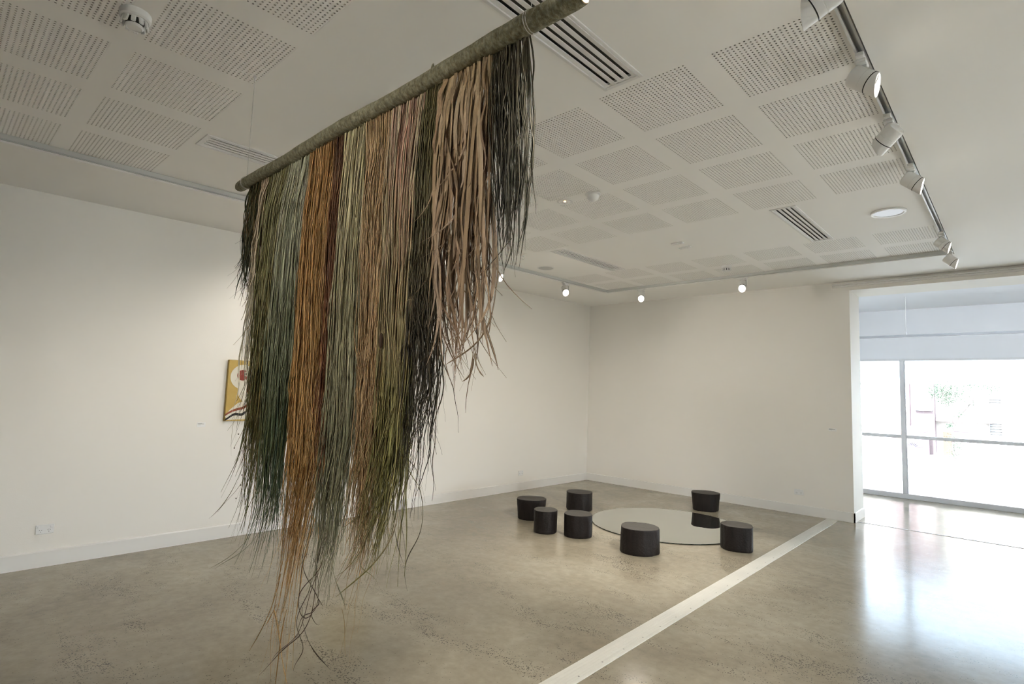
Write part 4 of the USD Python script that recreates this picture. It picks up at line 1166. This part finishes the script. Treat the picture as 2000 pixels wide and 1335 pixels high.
# a few seed heads on the wispy olive strands, and a brown pod among the straw
for k in range(18):
    q = (3.06 + RG.uniform(0.0, 0.20), HY + RG.uniform(-0.01, 0.03), RG.uniform(0.95, 1.35))
    obj("seed_head", trimesh.creation.icosphere(1, 0.0021).apply_scale([1, 1, 1.8]).apply_translation(q), "fibre_seed", HANG)
obj("seed_pod", trimesh.creation.icosphere(2, 0.007).apply_scale([1, 1, 3.6]).apply_translation([4.209, HY - 0.015, 1.656]), "fibre_seed", HANG, smooth=True, label="brown seed pod")


# ------------------------------------------------------------------ outside: awning, street and the buildings across it
mat("asphalt", (0.17, 0.17, 0.17), 0.9, 0.2)
mat("footpath_concrete", (0.42, 0.41, 0.40), 0.9, 0.2)
mat("path_pale", (0.62, 0.60, 0.56), 0.9, 0.2)
mat("awning_iron", (0.70, 0.74, 0.80), 0.6, 0.3)
M["awning_sheet"] = usdkit.material(stage, "/World/Looks/awning_sheet", {
    "d": ("diffuse_bsdf", {"color": (0.80, 0.86, 0.92)}), "t": ("translucent_bsdf", {"color": (0.80, 0.87, 0.93)}), "m": ("mix_closure", {"fac": 0.45})},
    [("d.BSDF", "m.closure1"), ("t.BSDF", "m.closure2")], surface="m.closure")
mat("render_cream", (0.27, 0.255, 0.245), 0.9, 0.2)
mat("render_pink", (0.110, 0.088, 0.095), 0.9, 0.2)
mat("pipe_red", (0.09, 0.055, 0.065), 0.6, 0.3)
mat("mural_rose", (0.078, 0.058, 0.070), 0.8, 0.2)
mat("mural_peach", (0.088, 0.065, 0.055), 0.8, 0.2)
mat("mural_violet", (0.055, 0.050, 0.080), 0.8, 0.2)
mat("mural_white", (0.11, 0.10, 0.11), 0.8, 0.2)
mat("door_orange", (0.10, 0.052, 0.040), 0.7, 0.3)
mat("louvre_grey", (0.115, 0.125, 0.145), 0.6, 0.4)
mat("trunk_bark", (0.10, 0.085, 0.085), 0.9, 0.1)
M["tree_leaf"] = usdkit.material(stage, "/World/Looks/tree_leaf", {
    "g": ("geometry", {}), "r": ("rgb_ramp", {"ramp": [(0.0, (0.046, 0.075, 0.052)), (0.5, (0.062, 0.095, 0.068)), (1.0, (0.085, 0.12, 0.085))]}),
    "p": ("principled_bsdf", {"roughness": 0.5, "specular_ior_level": 0.3}), "t": ("translucent_bsdf", {}), "m": ("mix_closure", {"fac": 0.3})},
    [("g.random_per_island", "r.fac"), ("r.color", "p.base_color"), ("r.color", "t.color"), ("p.BSDF", "m.closure1"), ("t.BSDF", "m.closure2")], surface="m.closure")

obj("unseen_side_path", bx(RX + 0.25, 30, -24, WY, -0.30, -0.06), "path_pale", kind="structure")  # unseen pale ground, bounces daylight through the low window to the ceiling
obj("rear_path", bx(-4, RX + 0.25, -26, RY - 0.25, -0.30, -0.06), "footpath_concrete", kind="structure")
obj("footpath", bx(-6, 18, WY + 0.12, 6.0, -0.30, -0.06), "footpath_concrete", kind="structure")
obj("street", bx(-20, 32, 6.0, 13.2, -0.40, -0.20), "asphalt", kind="structure")
obj("footpath_far", bx(-20, 32, 13.2, 15.4, -0.40, -0.12), "footpath_concrete", kind="structure")

aw = thing("street_awning", "white corrugated iron awning over the footpath outside the window", "awning")
P0, P1 = np.array([WY + 0.14, 2.62]), np.array([5.8, 2.005])
n = 12 * 76
xs = np.linspace(1.0, 11.5, n)
wv = 0.009 * np.sin(xs * 2 * PI / 0.076)
rowsA = []
nrm = np.array([-(P1 - P0)[1], (P1 - P0)[0]]) / np.linalg.norm(P1 - P0)
for th_ in (0, 0.0015):
    for P in (P0, P1):
        q = P[None] + nrm[None] * (wv + th_)[:, None]
        rowsA.append(np.c_[xs, q])
V = np.concatenate(rowsA)
F = []
i = np.arange(n - 1)
for a_, b_, flip in ((0, n, 1), (2 * n, 3 * n, 0), (n, 3 * n, 1)):
    f1 = np.stack([a_ + i, a_ + i + 1, b_ + i + 1], 1)
    f2 = np.stack([a_ + i, b_ + i + 1, b_ + i], 1)
    F += [f1, f2]
obj("corrugated_sheet", trimesh.Trimesh(V, np.concatenate(F), process=False), "awning_sheet", aw, smooth=60)
obj("edge_beam", bev(1.0, 11.5, 5.74, 5.79, 1.972, 2.008), "awning_iron", aw)
bolts = []
for k in range(72):
    b = lathe([(0, -0.030), (0.014, -0.028), (0.019, 0.0), (0, 0.0)], 8)
    f = 0.955
    q = P0 + (P1 - P0) * f
    b.apply_translation([1.2 + 0.14 * k, q[0], q[1] - 0.008])
    bolts.append(b)
for b in bolts:
    obj("bolt", b, "screw_metal", aw)
for x in (1.4, 11.2):
    obj("awning_post", bev(x - 0.04, x + 0.04, 5.70, 5.78, -0.06, 2.0), "awning_iron", aw)

FY = 15.4
bl = thing("pink_building", "overexposed pale pink building front across the street, behind the mural board", "building")
obj("wall", bx(2.3, 3.62, FY, FY + 3, -0.12, 6.5), "render_pink", bl)
obj("window_recess", bx(3.12, 3.55, FY - 0.03, FY, 1.42, 2.6), "render_cream", bl)
obj("window_sill", bev(3.10, 3.57, FY - 0.08, FY, 1.36, 1.42), "louvre_grey", bl)
obj("downpipe", tube([(2.93, FY - 0.05, 0.9), (2.94, FY - 0.05, 4.2)], 0.022, 10), "pipe_red", bl)
bl2 = thing("cream_building", "bright cream building front with louvred windows across the street", "building")
obj("wall", bx(3.62, 14.0, FY + 0.4, FY + 3, -0.12, 7.5), "render_cream", bl2)
obj("awning_beam", bev(3.62, 5.1, FY + 0.1, FY + 0.4, 1.02, 1.10), "render_pink", bl2)
obj("door", bx(3.80, 4.05, FY + 0.36, FY + 0.4, -0.1, 0.66), "door_orange", bl2)
obj("door", bx(4.10, 4.50, FY + 0.37, FY + 0.4, -0.1, 0.70), "render_pink", bl2)
for z0, z1 in ((0.58, 1.12), (1.62, 1.95)):
    obj("window_jamb", bx(5.0, 5.03, FY + 0.34, FY + 0.4, z0, z1), "render_cream", bl2)
    obj("window_jamb", bx(5.32, 5.35, FY + 0.34, FY + 0.4, z0, z1), "render_cream", bl2)
    for k in range(int((z1 - z0) / 0.085)):
        obj("louvre", bev(5.03, 5.32, FY + 0.35, FY + 0.39, z0 + 0.02 + 0.085 * k, z0 + 0.07 + 0.085 * k, 0.004), "louvre_grey", bl2)
bl3 = thing("white_building", "washed-out white building front at the left of the window view", "building")
obj("wall", bx(-8, 2.3, FY + 0.2, FY + 3, -0.12, 6.0), "render_cream", bl3)
for k, z in enumerate((0.75, 1.55, 2.1)):
    obj("ledge", bev(0.6, 2.1, FY + 0.12, FY + 0.2, z, z + 0.05), "render_cream", bl3)

mu = thing("mural_board", "low street board painted with rose and violet leaf shapes below the pink building", "mural")
obj("board", bev(2.46, 3.48, FY - 0.30, FY - 0.26, -0.12, 0.80), "mural_rose", mu)


def onboard(poly, y):
    m = extr(poly, 0, 0.003)
    v = np.array(m.vertices)
    mm = trimesh.Trimesh(np.stack([v[:, 0], y - v[:, 2], v[:, 1]], 1), m.faces, process=False)
    mm.fix_normals()
    return mm


obj("peach_patch", onboard(smoothpoly([(2.6, 0.76), (3.05, 0.78), (3.0, 0.3), (2.75, 0.15), (2.55, 0.4)]), FY - 0.30), "mural_peach", mu)
for k in range(7):
    a = 0.25 + 0.40 * k
    p = [(0, 0), (0.18, 0.05), (0.42, 0.0), (0.18, -0.05)]
    g = affinity.translate(affinity.rotate(smoothpoly(p), math.degrees(a), origin=(0, 0)), 3.02, 0.10)
    g = g.intersection(sbox(2.47, -0.1, 3.47, 0.79))
    obj("leaf_shape", onboard(g, FY - 0.3035), "mural_violet" if k % 2 == 0 else "mural_white", mu)
for k in range(5):
    g = affinity.translate(affinity.rotate(smoothpoly([(0, 0), (0.1, 0.035), (0.2, 0), (0.1, -0.035)]), 72 * k + 20, origin=(0, 0)), 3.30, 0.64)
    obj("petal", onboard(g.intersection(sbox(2.47, -0.1, 3.47, 0.79)), FY - 0.3035), "mural_white" if k % 2 else "mural_violet", mu)

# street tree: branched trunk and leaf clumps
tr = thing("street_tree", "leafy green tree standing in the street outside the window", "tree")
rg = np.random.default_rng(5)
TY = 13.6
br = [[(4.22, TY, -0.15), (4.20, TY, 0.5), (4.26, TY, 1.0), (4.45, TY + 0.1, 1.35), (4.72, TY, 1.75), (4.85, TY, 2.3), (4.9, TY, 3.0)],
      [(4.26, TY, 1.0), (4.12, TY - 0.1, 1.45), (4.0, TY, 1.9), (3.9, TY, 2.6)], [(4.60, TY, 1.6), (4.9, TY, 1.85), (5.2, TY, 2.2)], [(4.72, TY, 1.75), (4.5, TY, 2.1), (4.4, TY, 2.7)]]
for k, b in enumerate(br):
    c = spline(b, 14)
    obj("trunk" if k == 0 else "branch", tube(c, np.linspace(0.035 if k == 0 else 0.018, 0.008, 14), 8), "trunk_bark", tr, smooth=50)
clumps = [(3.95, 2.05, .36, 520), (4.25, 1.95, .34, 520), (4.10, 1.72, .26, 330), (4.62, 2.22, .22, 200), (5.15, 2.15, .30, 260), (4.85, 2.35, .3, 260), (4.1, 2.6, .5, 400), (4.8, 2.9, .5, 300),
          (4.15, 0.95, .13, 90), (4.40, 1.30, .20, 70), (4.15, 0.55, .18, 130), (4.32, 0.35, .18, 110), (4.55, 1.72, .2, 60), (4.72, 1.62, .16, 40), (3.75, 1.9, .22, 120), (4.25, 0.1, .2, 110)]
for cx_, cz_, rad, nl in clumps:
    d = rg.normal(0, 1, (nl, 3))
    d /= np.linalg.norm(d, axis=1, keepdims=True)
    pos = np.array([cx_, TY, cz_]) + d * rad * rg.random(nl)[:, None] ** 0.45 * (1, 0.9, 0.8)
    ax = rg.normal(0, 1, (nl, 3)) + (0, 0, -0.5)
    ax /= np.linalg.norm(ax, axis=1, keepdims=True)
    sd = np.cross(ax, rg.normal(0, 1, (nl, 3)))
    sd /= np.linalg.norm(sd, axis=1, keepdims=True)
    ln = rg.uniform(0.03, 0.06, nl)[:, None]
    nn = np.cross(ax, sd)
    V = np.stack([pos, pos + ax * ln * 0.5 + sd * ln * 0.25 + nn * ln * 0.08, pos + ax * ln, pos + ax * ln * 0.5 - sd * ln * 0.25 + nn * ln * 0.08], 1).reshape(-1, 3)
    i = np.arange(nl)[:, None] * 4
    F = np.concatenate([i + [0, 1, 2], i + [0, 2, 3]])
    obj("leaf_clump", trimesh.Trimesh(V, F, process=False), "tree_leaf", tr, kind="stuff")
